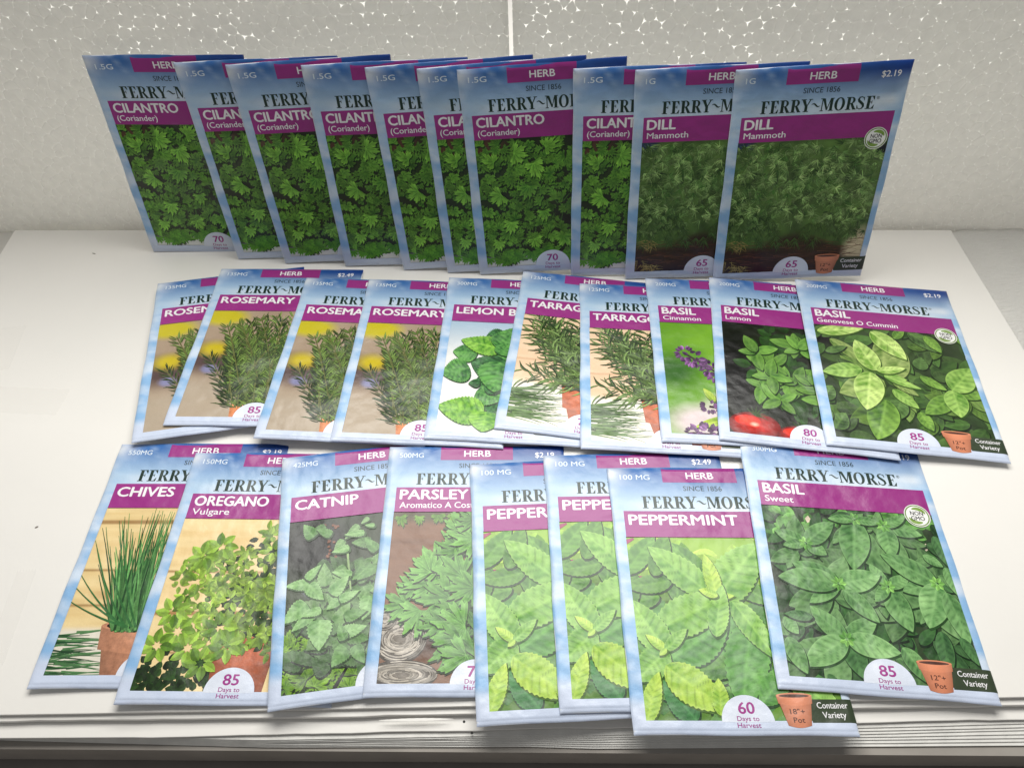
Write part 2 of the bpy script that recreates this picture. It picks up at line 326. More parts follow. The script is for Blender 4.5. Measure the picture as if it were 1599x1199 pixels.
# ------------------------------------------------------------------ printed art
class Art:
    """flat print: every shape gets a height a hair above the one before (painter's order)"""
    def __init__(s, z, step=3e-6): s.V, s.C, s.T, s.AL, s.n, s.z, s.step = [], [], [], [], 0, z, step
    def add(s, P, C, T, lift=1, al=.45):
        P = np.asarray(P, float); C = np.asarray(C, float)
        if C.ndim == 1: C = np.tile(C, (len(P), 1))
        z = np.full((len(P), 1), s.z); s.z += s.step*lift
        s.V.append(np.hstack([P, z])); s.C.append(C); s.T.append(np.asarray(T)+s.n); s.n += len(P); s.AL.append(np.full(len(P), al))
    def poly(s, P, c):      # convex fan
        n = len(P); s.add(P, c, [(0, k, k+1) for k in range(1, n-1)])
    def rect(s, x0, y0, x1, y1, c): s.poly([(x0, y0), (x1, y0), (x1, y1), (x0, y1)], c)
    def ellipse(s, x, y, rx, ry, c, c2=None, n=28, a0=0, a1=2*math.pi):
        t = np.linspace(a0, a1, n); P = np.stack([x+rx*np.cos(t), y+ry*np.sin(t)], 1)
        P = np.vstack([[(x, y)], P]); C = np.vstack([[c], np.tile(c2 if c2 is not None else c, (n, 1))])
        s.add(P, C, [(0, k, k+1) for k in range(1, n)])
    def strip(s, P, w, c):  # polyline with widths
        P = np.asarray(P, float); w = np.broadcast_to(w, len(P)); d = np.gradient(P, axis=0); d /= np.linalg.norm(d, axis=1)[:, None]+1e-9
        N = np.stack([-d[:, 1], d[:, 0]], 1)*w[:, None]/2; n = len(P)
        c = np.asarray(c); CC = np.vstack([c, c]) if c.ndim == 2 else c
        s.add(np.vstack([P+N, P-N]), CC, [t for k in range(n-1) for t in ((k, k+1, n+k+1), (k, n+k+1, n+k))])
    def grid(s, x0, y0, x1, y1, nx, ny, fn):
        X, Y = np.meshgrid(np.linspace(x0, x1, nx+1), np.linspace(y0, y1, ny+1)); C = fn(X, Y).reshape(-1, 3)
        idx = np.arange((nx+1)*(ny+1)).reshape(ny+1, nx+1)
        a, b, c, d = idx[:-1, :-1].ravel(), idx[:-1, 1:].ravel(), idx[1:, 1:].ravel(), idx[1:, :-1].ravel()
        s.add(np.stack([X.ravel(), Y.ravel()], 1), C, np.vstack([np.stack([a, b, c], 1), np.stack([a, c, d], 1)]), al=1.)
    def mesh(s, name, flip=True, clamp=None, zfn=None, alpha=1):
        V = np.vstack(s.V); C = np.clip(np.vstack(s.C), 0, .95)
        if clamp: C = np.clip(1.12*C**1.16, 0, .9)
        T = np.vstack(s.T)
        if alpha == 'own': alpha = np.concatenate(s.AL)
        if clamp: V[:, 0] = np.clip(V[:, 0], clamp[0], clamp[2]); V[:, 1] = np.clip(V[:, 1], clamp[1], clamp[3])
        V[:, 1] = A_H-V[:, 1]
        if zfn is not None: V[:, 2] = zfn(V[:, 0], V[:, 1], V[:, 2])
        # drop degenerate, make all normals point up
        a, b, c = V[T[:, 0], :2], V[T[:, 1], :2], V[T[:, 2], :2]
        ar = (b[:, 0]-a[:, 0])*(c[:, 1]-a[:, 1])-(b[:, 1]-a[:, 1])*(c[:, 0]-a[:, 0])
        T[ar < 0] = T[ar < 0][:, ::-1]; T = T[np.abs(ar) > 1e-10]
        return mesh_from(name, V, T, PRINT, C, alpha=alpha)

def mix(a, b, t): 
    t = np.clip(np.asarray(t, float), 0, 1)[..., None]; return np.asarray(a)*(1-t)+np.asarray(b)*t
def blob(X, Y, x, y, rx, ry, soft=.35):
    d = np.sqrt(((X-x)/rx)**2+((Y-y)/ry)**2); return np.clip((1+soft-d)/(2*soft), 0, 1)

PX0, PX1, PY0, PY1 = .06, .957, .430, 1.330
CL = (.034, .40, .966, 1.338)

def leaves(A, x, y, ang, L, Wd, col, ns=5, bend=0, prof='ov', contrast=.18, tip=1.15, mid=None):
    """one small leaf"""
    t = np.linspace(0, 1, ns+1)
    w = {'ov': np.sin(np.pi*t**.8)**.8, 'nd': np.sin(np.pi*np.clip(t*.9+.08, 0, 1))**.5*(1-t*.3), 'bl': 1-t**2}[prof]*Wd/2
    a = ang+bend*(t-.5); cx = x+np.cumsum(np.cos(a))*L/(ns+1); cy = y+np.cumsum(np.sin(a))*L/(ns+1)
    nx, ny = -np.sin(a), np.cos(a)
    Pl = np.stack([cx+nx*w, cy+ny*w], 1); Pm = np.stack([cx, cy], 1); Pr = np.stack([cx-nx*w, cy-ny*w], 1)
    col = np.asarray(col); k = (1+(tip-1)*t)[:, None]
    c1 = col*(1+contrast)*k; c2 = col*(1-contrast)*k; n = ns+1
    T = []
    for i in range(ns):
        T += [(i, i+1, n+i+1), (i, n+i+1, n+i), (2*n+i, 2*n+i+1, 3*n+i+1), (2*n+i, 3*n+i+1, 3*n+i)]
    A.add(np.vstack([Pl, Pm, Pm, Pr]), np.vstack([c1*1.08, c1*.88, c2*.9, c2]), T)

def big_leaf(A, x0, y0, x1, y1, wr, base, hi, nv=6, serr=0., m=10, ns=30, vein=.35, mode='dark', bend=.25, seed=0, round_=.8, crinkle=.0):
    r = np.random.RandomState(seed); dx, dy = x1-x0, y1-y0; L = math.hypot(dx, dy); ang = math.atan2(dy, dx)
    t = np.linspace(0, 1, ns+1); s = np.linspace(-1, 1, m+1); bd = r.uniform(-bend, bend)
    prof = np.sin(np.pi*t**round_)**.75 if round_ < .7 else (t**.62*(1-t)**.88)/.437 if round_ < .95 else (t**.32*(1-t)**.95)/.56
    prof[-1] = 0
    wv = prof*L*wr*.5
    wv0 = wv
    if serr: wv = wv*(1+serr*.8*((np.arange(ns+1) % 3)/2.-.5))
    a = ang+bd*(t-.5)
    cx = x0+np.concatenate([[0], np.cumsum(np.cos(a[:-1]))])*L/ns; cy = y0+np.concatenate([[0], np.cumsum(np.sin(a[:-1]))])*L/ns
    SS, TT = np.meshgrid(s, t); X = cx[:, None]-np.sin(a)[:, None]*SS*wv[:, None]; Y = cy[:, None]+np.cos(a)[:, None]*SS*wv[:, None]
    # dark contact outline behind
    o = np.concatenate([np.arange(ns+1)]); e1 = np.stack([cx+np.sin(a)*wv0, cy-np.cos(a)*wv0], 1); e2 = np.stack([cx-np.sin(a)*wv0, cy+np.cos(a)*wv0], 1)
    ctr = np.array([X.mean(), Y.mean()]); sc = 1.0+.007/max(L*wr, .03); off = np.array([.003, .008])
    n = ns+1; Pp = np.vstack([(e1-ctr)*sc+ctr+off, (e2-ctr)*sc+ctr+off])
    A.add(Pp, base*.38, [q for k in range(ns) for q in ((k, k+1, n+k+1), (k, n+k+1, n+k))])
    ph = TT*nv-np.abs(SS)*1.15+.2; fr = np.abs((ph % 1)-.5)*2      # 1 at vein
    vn = np.clip((fr-.62)/.38, 0, 1)**1.5*(np.abs(SS) < .93)
    pil = 1-fr
    mid = np.exp(-(SS*wv[:, None]/.006)**2)
    side = np.where(SS > 0, -.10, .10)*r.choice([-1, 1])
    nz = vnoise(X+seed, Y, 22, seed+5, 3)-.5
    k = .42+side+.22*pil*(1-np.abs(SS)*.3)+.9*nz+.30*(TT-.5)+.16*(np.abs(SS)-.5)
    if crinkle: k = k+crinkle*(vnoise(X, Y+seed, 70, seed+9, 2)-.5)
    C = mix(base, hi, k)
    if mode == 'dark': C = C*(1-vein*.75*vn[..., None]); C = mix(C, hi*1.1, mid*.45)
    else: C = mix(C, hi*1.15, vn*vein+mid*.5)
    C = C*(1-.15*(np.abs(SS) > .9)[..., None]*(mode == 'dark'))
    C = np.where((np.abs(SS) > .97)[..., None], C*.6+hi*.45, C)
    idx = np.arange((m+1)*(ns+1)).reshape(ns+1, m+1); a_, b_, c_, d_ = idx[:-1, :-1].ravel(), idx[:-1, 1:].ravel(), idx[1:, 1:].ravel(), idx[1:, :-1].ravel()
    A.add(np.stack([X.ravel(), Y.ravel()], 1), C.reshape(-1, 3), np.vstack([np.stack([a_, b_, c_], 1), np.stack([a_, c_, d_], 1)]), al=.78)

def lobed(A, x, y, ang, R, base, hi, r, nl=5, dark=True, depth=.5):
    """parsley-like leaf: fan of toothed lobes round a stalk point"""
    n = 61; th = np.linspace(-1.9, 1.9, n); nl = nl+r.randint(-1, 3); squ = r.uniform(.6, 1.0)
    lob = np.abs(np.cos(th*nl/3.8*math.pi/1.0/1.0+ (0 if nl % 2 else math.pi/2)))**.55
    rr = R*(1-depth+depth*lob)*(1-.2*np.abs(th)/1.9)*(1+.22*((np.arange(n) % 4)/3.-.5))*(1+r.uniform(-.07, .07, n))
    def pt(q):
        lx, ly = q*np.cos(th), q*np.sin(th)*squ; return np.stack([x+lx*math.cos(ang)-ly*math.sin(ang), y+lx*math.sin(ang)+ly*math.cos(ang)], 1)
    P = pt(rr); I = pt(rr*.5)
    k = r.uniform(-.2, .2); C0 = mix(base, hi, .1+k); CI = mix(base, hi, .35+k+.3*lob*np.sign(np.sin(th*nl*1.6+.3))*.6+r.uniform(-.1, .1, n)); CP = mix(base, hi, .75+k+r.uniform(-.2, .2, n))
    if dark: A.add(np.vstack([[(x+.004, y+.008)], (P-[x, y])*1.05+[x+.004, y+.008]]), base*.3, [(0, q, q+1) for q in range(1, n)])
    A.add(np.vstack([[(x, y)], I, P]), np.vstack([[C0], CI, CP]), [(0, q, q+1) for q in range(1, n)]+[t for q in range(n-1) for t in ((1+q, 2+q, 1+n+q+1), (1+q, 1+n+q+1, 1+n+q))])
    nv = nl
    for q in range(nv):
        tq = -1.55+3.1*q/(nv-1); A.strip([(x, y), (x+R*.72*math.cos(ang+tq), y+R*.72*math.sin(ang+tq))], [.004, .001], CI[30]*1.15)

def stroke(A, x, y, ang, L, w, col, bend=0, n=4, c2=None):
    t = np.linspace(0, 1, n+1); a = ang+bend*t; X = x+np.concatenate([[0], np.cumsum(np.cos(a[1:]))])*L/n; Y = y+np.concatenate([[0], np.cumsum(np.sin(a[1:]))])*L/n
    C = np.asarray(col) if c2 is None else mix(col, c2, t)
    A.strip(np.stack([X, Y], 1), w*(1-.8*t), C)

def pot_print(A, x0, x1, ytop, ybot, taper=.14, col=(205, 110, 70), soil=True, n=12, rim=.18):
    c = lin(col); w = x1-x0; h = ybot-ytop; hr = h*rim
    def band(ya, yb, xa0, xb0, xa1, xb1, k):
        u = np.linspace(0, 1, n+1); C = np.array([c*k*(.68+.5*math.sin(math.pi*(q*.85+.05))-.12*q) for q in u])
        top = np.stack([xa0+(xb0-xa0)*u, ya+.0*u+h*.07*np.sin(math.pi*u)], 1); bot = np.stack([xa1+(xb1-xa1)*u, yb+h*.07*np.sin(math.pi*u)], 1)
        A.add(np.vstack([top, bot]), np.vstack([C, C*.93]), [t for q in range(n) for t in ((q, q+1, n+1+q+1), (q, n+1+q+1, n+1+q))])
    band(ytop+hr*1.0, ybot-h*.05, x0+w*.05, x1-w*.05, x0+w*(taper+.05), x1-w*(taper+.05), .92)
    band(ytop, ytop+hr*1.3, x0, x1, x0+w*.03, x1-w*.03, 1.1)
    A.ellipse((x0+x1)/2, ytop, w/2, h*.085, c*.9, c*1.15)
    if soil: A.ellipse((x0+x1)/2, ytop+h*.012, w*.43, h*.055, lin((70, 42, 36)), lin((95, 62, 50)))

# ---- the pictures on the packets (u right, v down)
def G(*c): return lin(c)
def photo_cilantro(A, r):
    def bg(X, Y):
        C = mix(G(30, 38, 22), G(52, 70, 30), vnoise(X, Y, 9, 1)); C = mix(C, G(96, 66, 48), blob(X, Y, .12, .47, .13, .08)); C = mix(C, G(30, 26, 26), blob(X, Y, .78, .98, .2, .16))
        return mix(C, G(225, 226, 222), blob(X, Y, .5, 1.36, .8, .1, .25))
    A.grid(PX0, PY0, PX1, PY1, 44, 44, bg)
    for i in range(60):
        stroke(A, r.uniform(.4, .95), r.uniform(.8, 1.2), r.uniform(-2.4, -.6), r.uniform(.08, .25), .007, G(86, 130, 60)*r.uniform(.5, 1), r.uniform(-.5, .5))
    for i in range(480):
        x, y = r.uniform(.05, .97), r.uniform(.44, 1.30)
        dk = min(1, 1.2*math.exp(-(((x-.72)/.20)**2+((y-.98)/.19)**2))+.8*math.exp(-(((x-.2)/.07)**2+((y-.66)/.04)**2))); 
        if r.rand() < dk*.85: continue
        k = r.uniform(.55, 1)*(1-.3*dk)
        lobed(A, x, y, r.uniform(0, 6.28), r.uniform(.03, .068), G(48, 104, 30)*k, G(146, 204, 84)*k, r, 5, r.rand() < .5)
    for (x, y, a, R) in ((.17, .58, 3.6, .115), (.3, .53, .2, .12), (.42, .6, 1.2, .15), (.5, .5, -.4, .12), (.38, .75, 1.9, .13), (.2, .8, 2.6, .12), (.25, 1.0, 1.7, .12), (.47, .93, 1.5, .1), (.16, 1.14, 1.8, .1), (.4, 1.13, 1.2, .1), (.6, 1.12, 1.5, .11), (.8, .6, 1.0, .12), (.88, .8, .3, .1), (.85, 1.15, 1.3, .1)):
        lobed(A, x, y, a, R*.74, G(58, 120, 36), G(160, 216, 92), r, 5)
    for i in range(26):
        x = r.uniform(.07, .95); lobed(A, x, r.uniform(1.2, 1.29), r.uniform(.6, 2.5), r.uniform(.05, .08), G(54, 110, 26), G(120, 182, 60), r, 5, dark=False)
def photo_dill(A, r):
    def bg(X, Y):
        C = mix(G(40, 62, 28), G(124, 160, 84), vnoise(X, Y, 10, 2)); b = np.clip((Y-1.08-.05*np.sin(X*9))/.05, 0, 1)
        C = mix(C, mix(G(42, 24, 20), G(78, 48, 38), vnoise(X*.4, Y*6, 9, 5)), b)
        C = mix(C, G(206, 194, 164), blob(X, Y, .93, 1.2, .09, .16, .3)); C = mix(C, G(60, 74, 110), blob(X, Y, .1, .45, .06, .03)); return mix(C, G(24, 28, 44), blob(X, Y, .93, .52, .06, .05))
    A.grid(PX0, PY0, PX1, PY1, 50, 56, bg)
    for i in range(170):
        x, y = r.uniform(.06, .95), r.uniform(1.1, 1.33); stroke(A, x, y, r.uniform(-.2, .2), r.uniform(.06, .16), .004, G(112, 70, 52)*r.uniform(.3, 1.1), r.uniform(-.4, .4), 3)
    for i in range(700):
        y = r.uniform(.44, 1.12)**1.0; x = r.uniform(.06, .95)
        if y > 1.02+.06*math.sin(x*9): continue
        k = r.uniform(.35, 1.05)*(1-.35*max(0, (y-.8)/.35)); c = mix(G(84, 132, 60), G(196, 232, 150), r.rand()**1.1)*k; a0 = r.uniform(-.6, 3.6)
        for j in range(11):
            a = a0+(j-5)*.19; stroke(A, x, y, a, r.uniform(.03, .065), .0048, c*r.uniform(.5, 1.4), r.uniform(-.5, .5), 2)
    for i in range(70):
        x, y = r.uniform(.08, .9), r.uniform(.95, 1.12); 
        for j in range(9): stroke(A, x, y, 1.57+(j-4)*.2, r.uniform(.04, .08), .004, G(92, 122, 66)*r.uniform(.5, 1.1), r.uniform(-.4, .4), 2)
    for (x, y) in ((.13, 1.12), (.1, 1.27), (.16, 1.3)):
        for j in range(26): stroke(A, x+r.uniform(-.05, .05), y+r.uniform(-.03, .03), r.uniform(0, 3.14), .05, .004, G(190, 170, 110)*r.uniform(.4, 1), 0, 2)
def sprig(A, r, x, y, ang, L, nl, col, dn=.045, w=.0085):
    t = np.linspace(0, 1, 14); bd = r.uniform(-.25, .25); a = ang+bd*t; X = x+np.concatenate([[0], np.cumsum(np.cos(a[1:]))])*L/13; Y = y+np.concatenate([[0], np.cumsum(np.sin(a[1:]))])*L/13
    A.strip(np.stack([X, Y], 1), .007, G(108, 112, 62))
    for i in range(nl):
        f = i/nl; k = int(f*13); 
        for sd in (-1, 1):
            aa = a[k]+sd*r.uniform(.5, 1.15)*(1-.45*f); leaves(A, X[k], Y[k], aa, dn*r.uniform(.7, 1.25)*(1-.2*f), w, col*r.uniform(.35, 1.5), 3, r.uniform(-.5, .5), 'nd', .3)
def photo_rosemary(A, r):
    def bg(X, Y):
        C = mix(G(186, 168, 146), G(160, 140, 122), vnoise(X, Y, 4, 3)); C = mix(C, G(96, 78, 76), blob(X, Y, .2, .86, .5, .12, .5)); C = mix(C, G(178, 164, 146), np.clip((Y-.98)/.12, 0, 1))
        C = mix(C, G(200, 188, 50), blob(X, Y, .14, .49, .15, .075, .3)); C = mix(C, G(198, 180, 40), blob(X, Y, .15, .78, .09, .06, .5)); return mix(C, G(140, 140, 172), blob(X, Y, .16, .95, .05, .035, .3))
    A.grid(PX0, PY0, PX1, PY1, 60, 60, bg)
    pot_print(A, .36, .80, 1.235, 1.40, .05, (226, 150, 100), False, rim=.9)
    A.ellipse(.64, .98, .24, .26, G(22, 28, 14), G(48, 58, 34)); A.ellipse(.58, 1.20, .2, .05, G(44, 38, 26), G(60, 56, 34))
    for i in range(520):   # dark inner mass
        x = .60+np.clip(r.randn(), -1.7, 1.7)*.13; y = r.uniform(.78, 1.22); leaves(A, x, y, r.uniform(0, 6.28), .05, .012, G(38, 60, 26)*r.uniform(.5, 1.3), 3, 0, 'nd')
    for q in range(64):
        bx = r.uniform(.34, .95); d_ = (bx-.66)/.34; top = .45+.22*abs(d_)**1.5*r.uniform(.3, 1.2)+r.uniform(0, .5)*(q < 46); by = min(1.26, top+r.uniform(.42, .6)); k = r.uniform(.55, .8) if q < 34 else r.uniform(.8, 1.15)
        if q % 6 == 0 and q > 30: bx = r.uniform(.30, .42); top = r.uniform(.58, .9); by = top+.35
        sprig(A, r, bx, by, -1.5708+.42*d_+r.uniform(-.14, .14), by-top, int((by-top)*72), mix(G(38, 62, 26), G(128, 152, 78), r.rand()**1.2)*k, .098, .0095)
    stroke(A, .42, 1.12, 1.3, .17, .02, G(96, 112, 58), -.4)
def photo_lemonbalm(A, r):
    A.grid(PX0, PY0, PX1, PY1, 30, 40, lambda X, Y: mix(mix(G(176, 196, 212), G(222, 222, 220), (Y-.45)/.3), G(240, 238, 232), vnoise(X, Y, 5, 4)*.5+(Y-.8)))
    Lq = [[.398,.847,.236,.784,.8,0],[.414,.764,.297,.878,.9,0],[.24,.713,.112,.704,.85,1],[.385,.652,.166,.601,.5,2],[.406,.651,.472,.488,.8,1],[.199,.84,.063,.886,.95,1],[.283,.958,.226,.96,.8,0],[.288,1.024,.414,1.071,.9,1],[.306,1.176,.078,1.146,.62,2],[.342,1.187,.332,1.309,1.1,2],[.41,.708,.447,.621,.9,1],[.409,1.006,.322,.93,.8,0]]
    Lq = [[.42, .55, .30, .60, .9, 0], [.48, .8, .3, .76, .9, 0], [.45, .95, .28, .93, .9, 0], [.45, 1.1, .3, 1.05, .9, 0], [.45, .66, .3, .68, .8, 1]]+Lq
    Lq += [[x, y, x+dx, y+dy, .85, k] for x, y, dx, dy, k in ((.5, .7, .16, -.1, 1), (.5, .82, .2, .02, 0), (.46, .9, .1, .12, 1), (.6, .6, .14, -.08, 1), (.66, .85, .2, -.06, 2), (.5, 1.05, .16, .08, 1), (.7, 1.0, .18, .1, 1), (.45, 1.15, .14, .12, 2), (.4, .98, .02, -.14, 0), (.34, .86, .1, .1, 0), (.4, .8, -.02, .2, 1))]
    for i, (x0, y0, x1, y1, w, k) in enumerate(Lq):
        b = [G(24, 74, 36), G(40, 104, 48), G(78, 142, 46)][k]; h = [G(84, 138, 84), G(120, 178, 96), G(158, 206, 90)][k]
        mx_, my_ = (x0+x1)/2, (y0+y1)/2; big_leaf(A, mx_+(x0-mx_)*1.22, my_+(y0-my_)*1.22, mx_+(x1-mx_)*1.22, my_+(y1-my_)*1.22, w*1.2, b, h, 7, .14, 14, 42, .5, 'dark', .2, i, .66, 1.3)
def photo_tarragon(A, r):
    def bg(X, Y):
        C = mix(G(236, 212, 184), G(226, 196, 164), vnoise(X*.3, Y*3, 7, 6)); C = mix(C, G(214, 180, 148), (np.abs(Y-.82) < .007)*1.); return mix(C, G(240, 230, 220), np.clip((Y-1.0)/.03, 0, 1))
    A.grid(PX0, PY0, PX1, PY1, 30, 64, bg)
    for i in range(85):
        y = r.uniform(1.07, 1.29); stroke(A, r.uniform(.0, .10), y, r.uniform(-.18, .22), r.uniform(.20, .36), .011, mix(G(50, 84, 34), G(126, 156, 96), r.rand())*r.uniform(.6, 1.1), r.uniform(-.25, .25), 4)
    pot_print(A, .36, .98, 1.00, 1.5, .08, (206, 124, 90), False, rim=.28)
    A.ellipse(.69, 1.03, .25, .04, G(60, 42, 26)); A.ellipse(.66, .9, .17, .16, G(36, 52, 30), G(60, 80, 46))
    for i in range(420):
        x, y = .64+r.randn()*.13, min(1.0, .82+r.randn()*.11); leaves(A, x, y, r.uniform(0, 6.28), .08, .012, G(48, 74, 36)*r.uniform(.5, 1.2), 3, r.uniform(-.8, .8), 'nd')
    for i in range(120):
        tx, ty = .62+r.uniform(-.5, .36), .5+r.uniform(-.05, .5); bx, by = .66+(tx-.66)*.25, 1.02; L = math.hypot(tx-bx, ty-by)
        a = math.atan2(ty-by, tx-bx); stroke(A, bx, by, a, L, .009, G(100, 124, 62), 0, 5)
        for j in range(int(L*38)):
            f = r.uniform(.22, 1.02); xx, yy = bx+(tx-bx)*f, by+(ty-by)*f
            leaves(A, xx, yy, a+r.choice([-1, 1])*r.uniform(.3, 1.2), r.uniform(.08, .15), .0125, mix(G(36, 60, 26), G(138, 164, 100), r.rand()**1.3)*r.uniform(.5, 1.2), 5, r.uniform(-1.3, 1.3), 'nd', .22)
def photo_cinnamon(A, r):
    def bg(X, Y):
        C = mix(G(74, 130, 34), G(140, 186, 62), vnoise(X, Y, 5, 8)); C = mix(C, G(60, 108, 36), blob(X, Y, .1, .85, .15, .12, .5)); C = mix(C, G(226, 218, 214), blob(X, Y, .56, 1.12, .26, .12, .3)); C = mix(C, G(214, 200, 200), blob(X, Y, .25, 1.24, .18, .12, .4))
        return mix(C, G(238, 236, 226), blob(X, Y, .75, .86, .07, .05, .3))
    A.grid(PX0, PY0, PX1, PY1, 50, 50, bg)
    for (x0, y0, x1, y1, w) in ((.75, .8, .32, .8, .18), (.8, .72, .55, .66, .25), (.34, 1.08, .28, .98, .5), (.44, 1.2, .2, 1.28, .3), (.5, 1.22, .42, 1.14, .5), (.7, 1.35, .8, 1.15, .6), (.5, 1.33, .6, 1.2, .4), (.9, .9, .8, .7, .4), (.9, 1.3, .95, 1.1, .4)):
        big_leaf(A, x0, y0, x1, y1, w, G(110, 146, 36), G(196, 214, 84), 5, 0, 8, 20, .2, 'dark', .3, int(x0*99))
    def spike(x0, y0, x1, y1, n, R):
        A.strip([(x0, y0), (x1, y1)], .014, G(70, 34, 62)); R = R*1.25
        for i in range(n):
            f = i/(n-1); x, y = x0+(x1-x0)*f, y0+(y1-y0)*f; rr = R*(.55+.6*abs(math.sin(f*n*.9)))*(1.1-.3*f)
            for j in range(16):
                a = r.uniform(0, 6.28); leaves(A, x+math.cos(a)*rr*.3, y+math.sin(a)*rr*.3, a, rr, rr*.45, mix(G(74, 34, 82), G(160, 112, 168), r.rand()**1.4)*r.uniform(.5, 1.1), 3, 0, 'ov', .25, 1.3)
    spike(.75, 1.16, .2, .70, 13, .055); spike(.6, .5, .8, .55, 5, .06); spike(.7, .95, .9, .92, 6, .05); spike(.18, 1.32, .44, 1.33, 6, .05)
    spike(.56, 1.15, .3, 1.12, 5, .04)
    stroke(A, .4, 1.2, .1, .5, .012, G(80, 44, 60), .2)
def photo_lemonbasil(A, r):
    A.grid(PX0, PY0, PX1, PY1, 40, 40, lambda X, Y: mix(mix(G(18, 20, 14), G(50, 62, 30), vnoise(X, Y, 7, 9)**2), G(12, 12, 10), blob(X, Y, .12, .9, .1, .3)))
    for (x, y, rx, ry) in ((.205, 1.265, .15, .10), (.46, 1.31, .13, .075), (.80, 1.3, .14, .09)):
        A.ellipse(x, y, rx, ry, G(214, 44, 28), G(120, 14, 12)); A.ellipse(x-rx*.25, y-ry*.35, rx*.5, ry*.4, G(238, 82, 52), G(214, 44, 26)); A.ellipse(x+.0, y-ry*.1, .03, .02, G(255, 210, 190), G(232, 84, 52))
        for j in range(7): stroke(A, x+rx*.1, y-ry*.75, -2.6+j*.45, .07, .014, G(60, 86, 34), .4)
    for i in range(190):
        x, y = r.uniform(.2, 1.0), r.uniform(.46, 1.2); 
        if ((x-.66)/.46)**2+((y-.82)/.40)**2 > 1: continue
        leaves(A, x, y, r.uniform(0, 6.28), r.uniform(.1, .15), .075, G(58, 100, 40)*r.uniform(.4, .9), 6, .3)
    q = 0
    for i in range(34):
        x, y = r.uniform(.24, .95), r.uniform(.5, 1.16)
        if ((x-.64)/.42)**2+((y-.82)/.38)**2 > 1: continue
        a0 = r.uniform(0, 6.28)
        for j in range(4):
            a = a0+j*1.57+r.uniform(-.3, .3); L = r.uniform(.10, .16); q += 1; k = r.uniform(.75, 1.05)
            big_leaf(A, x, y, x+L*math.cos(a), y+L*math.sin(a), .6, G(56, 106, 38)*k, G(140, 184, 92)*k, 4, 0, 6, 14, .2, 'dark', .4, q, .8)
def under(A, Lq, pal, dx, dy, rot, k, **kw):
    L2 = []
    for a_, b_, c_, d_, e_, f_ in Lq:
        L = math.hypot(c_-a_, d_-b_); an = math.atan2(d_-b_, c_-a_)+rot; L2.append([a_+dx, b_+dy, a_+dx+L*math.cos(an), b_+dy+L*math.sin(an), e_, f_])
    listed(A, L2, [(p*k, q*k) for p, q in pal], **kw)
def listed(A, Lq, pal, nv, serr, m, ns, vein, mode, crk=0., rnd=.8, wk=1.15):
    for i, (x0, y0, x1, y1, w, k) in enumerate(Lq):
        big_leaf(A, x0, y0, x1, y1, w*wk, pal[k][0], pal[k][1], nv, serr, m, ns, vein, mode, .2, i, rnd, crk)
def photo_genovese(A, r):
    A.grid(PX0, PY0, PX1, PY1, 40, 40, lambda X, Y: mix(mix(G(28, 34, 26), G(74, 98, 56), vnoise(X, Y, 6, 11)), G(16, 12, 14), blob(X, Y, .12, .53, .14, .08)))
    for i in range(60):
        x, y = r.uniform(0, 1), r.uniform(.45, 1.3); leaves(A, x, y, r.uniform(0, 6.28), r.uniform(.14, .26), .11, mix(G(50, 72, 40), G(104, 138, 72), r.rand())*r.uniform(.6, 1), 8, .4, 'ov', .12)
    for i in range(34):
        x, y = r.uniform(.03, .95), r.uniform(.48, 1.28); a = r.uniform(0, 6.28); L = r.uniform(.14, .24); big_leaf(A, x, y, x+L*math.cos(a), y+L*math.sin(a), .6, G(44, 74, 34)*r.uniform(.6, 1), G(104, 144, 74)*r.uniform(.6, 1), 5, 0, 8, 18, .25, 'dark', .3, i+50)
    Lq = [[.646,.435,.817,.593,.45,0],[.65,.75,.682,.649,.9,0],[.486,1.009,.414,1.171,.7,0],[.03,1.058,.099,.945,.8,0],[.066,1.272,.145,1.15,.8,0],[.074,.491,.372,.432,.3,3],[.41,.458,.589,.68,.5,3],[.576,1.09,.623,1.222,.6,1],[.395,1.019,.289,1.321,.6,1],[.638,.806,.775,.899,.4,1],[.792,.95,.603,1.099,.5,1],[.805,.896,.99,.929,.5,1],[.805,.896,.96,.704,.7,2],[.805,.896,.803,1.103,.7,2],[.452,.934,.577,1.064,.45,2],[.422,.829,.554,.849,.4,2],[.422,.829,.625,.909,.25,2],[.3,.79,.059,.839,.5,2],[.389,.791,.299,.543,.55,3],[.389,.791,.564,.752,.35,3],[.345,.809,.27,1.11,.6,3],[.936,.436,1.035,.528,.5,1],[.101,.665,.236,.608,.4,0],[.047,1.212,.026,1.085,.5,0],[.548,.504,.63,.406,.5,1],[.745,.455,.817,.593,.5,1]]
    pal = [(G(48, 78, 40), G(118, 152, 88)), (G(66, 110, 38), G(148, 186, 92)), (G(88, 138, 48), G(180, 212, 122)), (G(108, 156, 50), G(214, 234, 152))]
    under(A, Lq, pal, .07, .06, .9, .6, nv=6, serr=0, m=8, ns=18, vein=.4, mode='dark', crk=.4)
    listed(A, Lq, pal, 6, 0, 12, 32, .45, 'dark', .5)
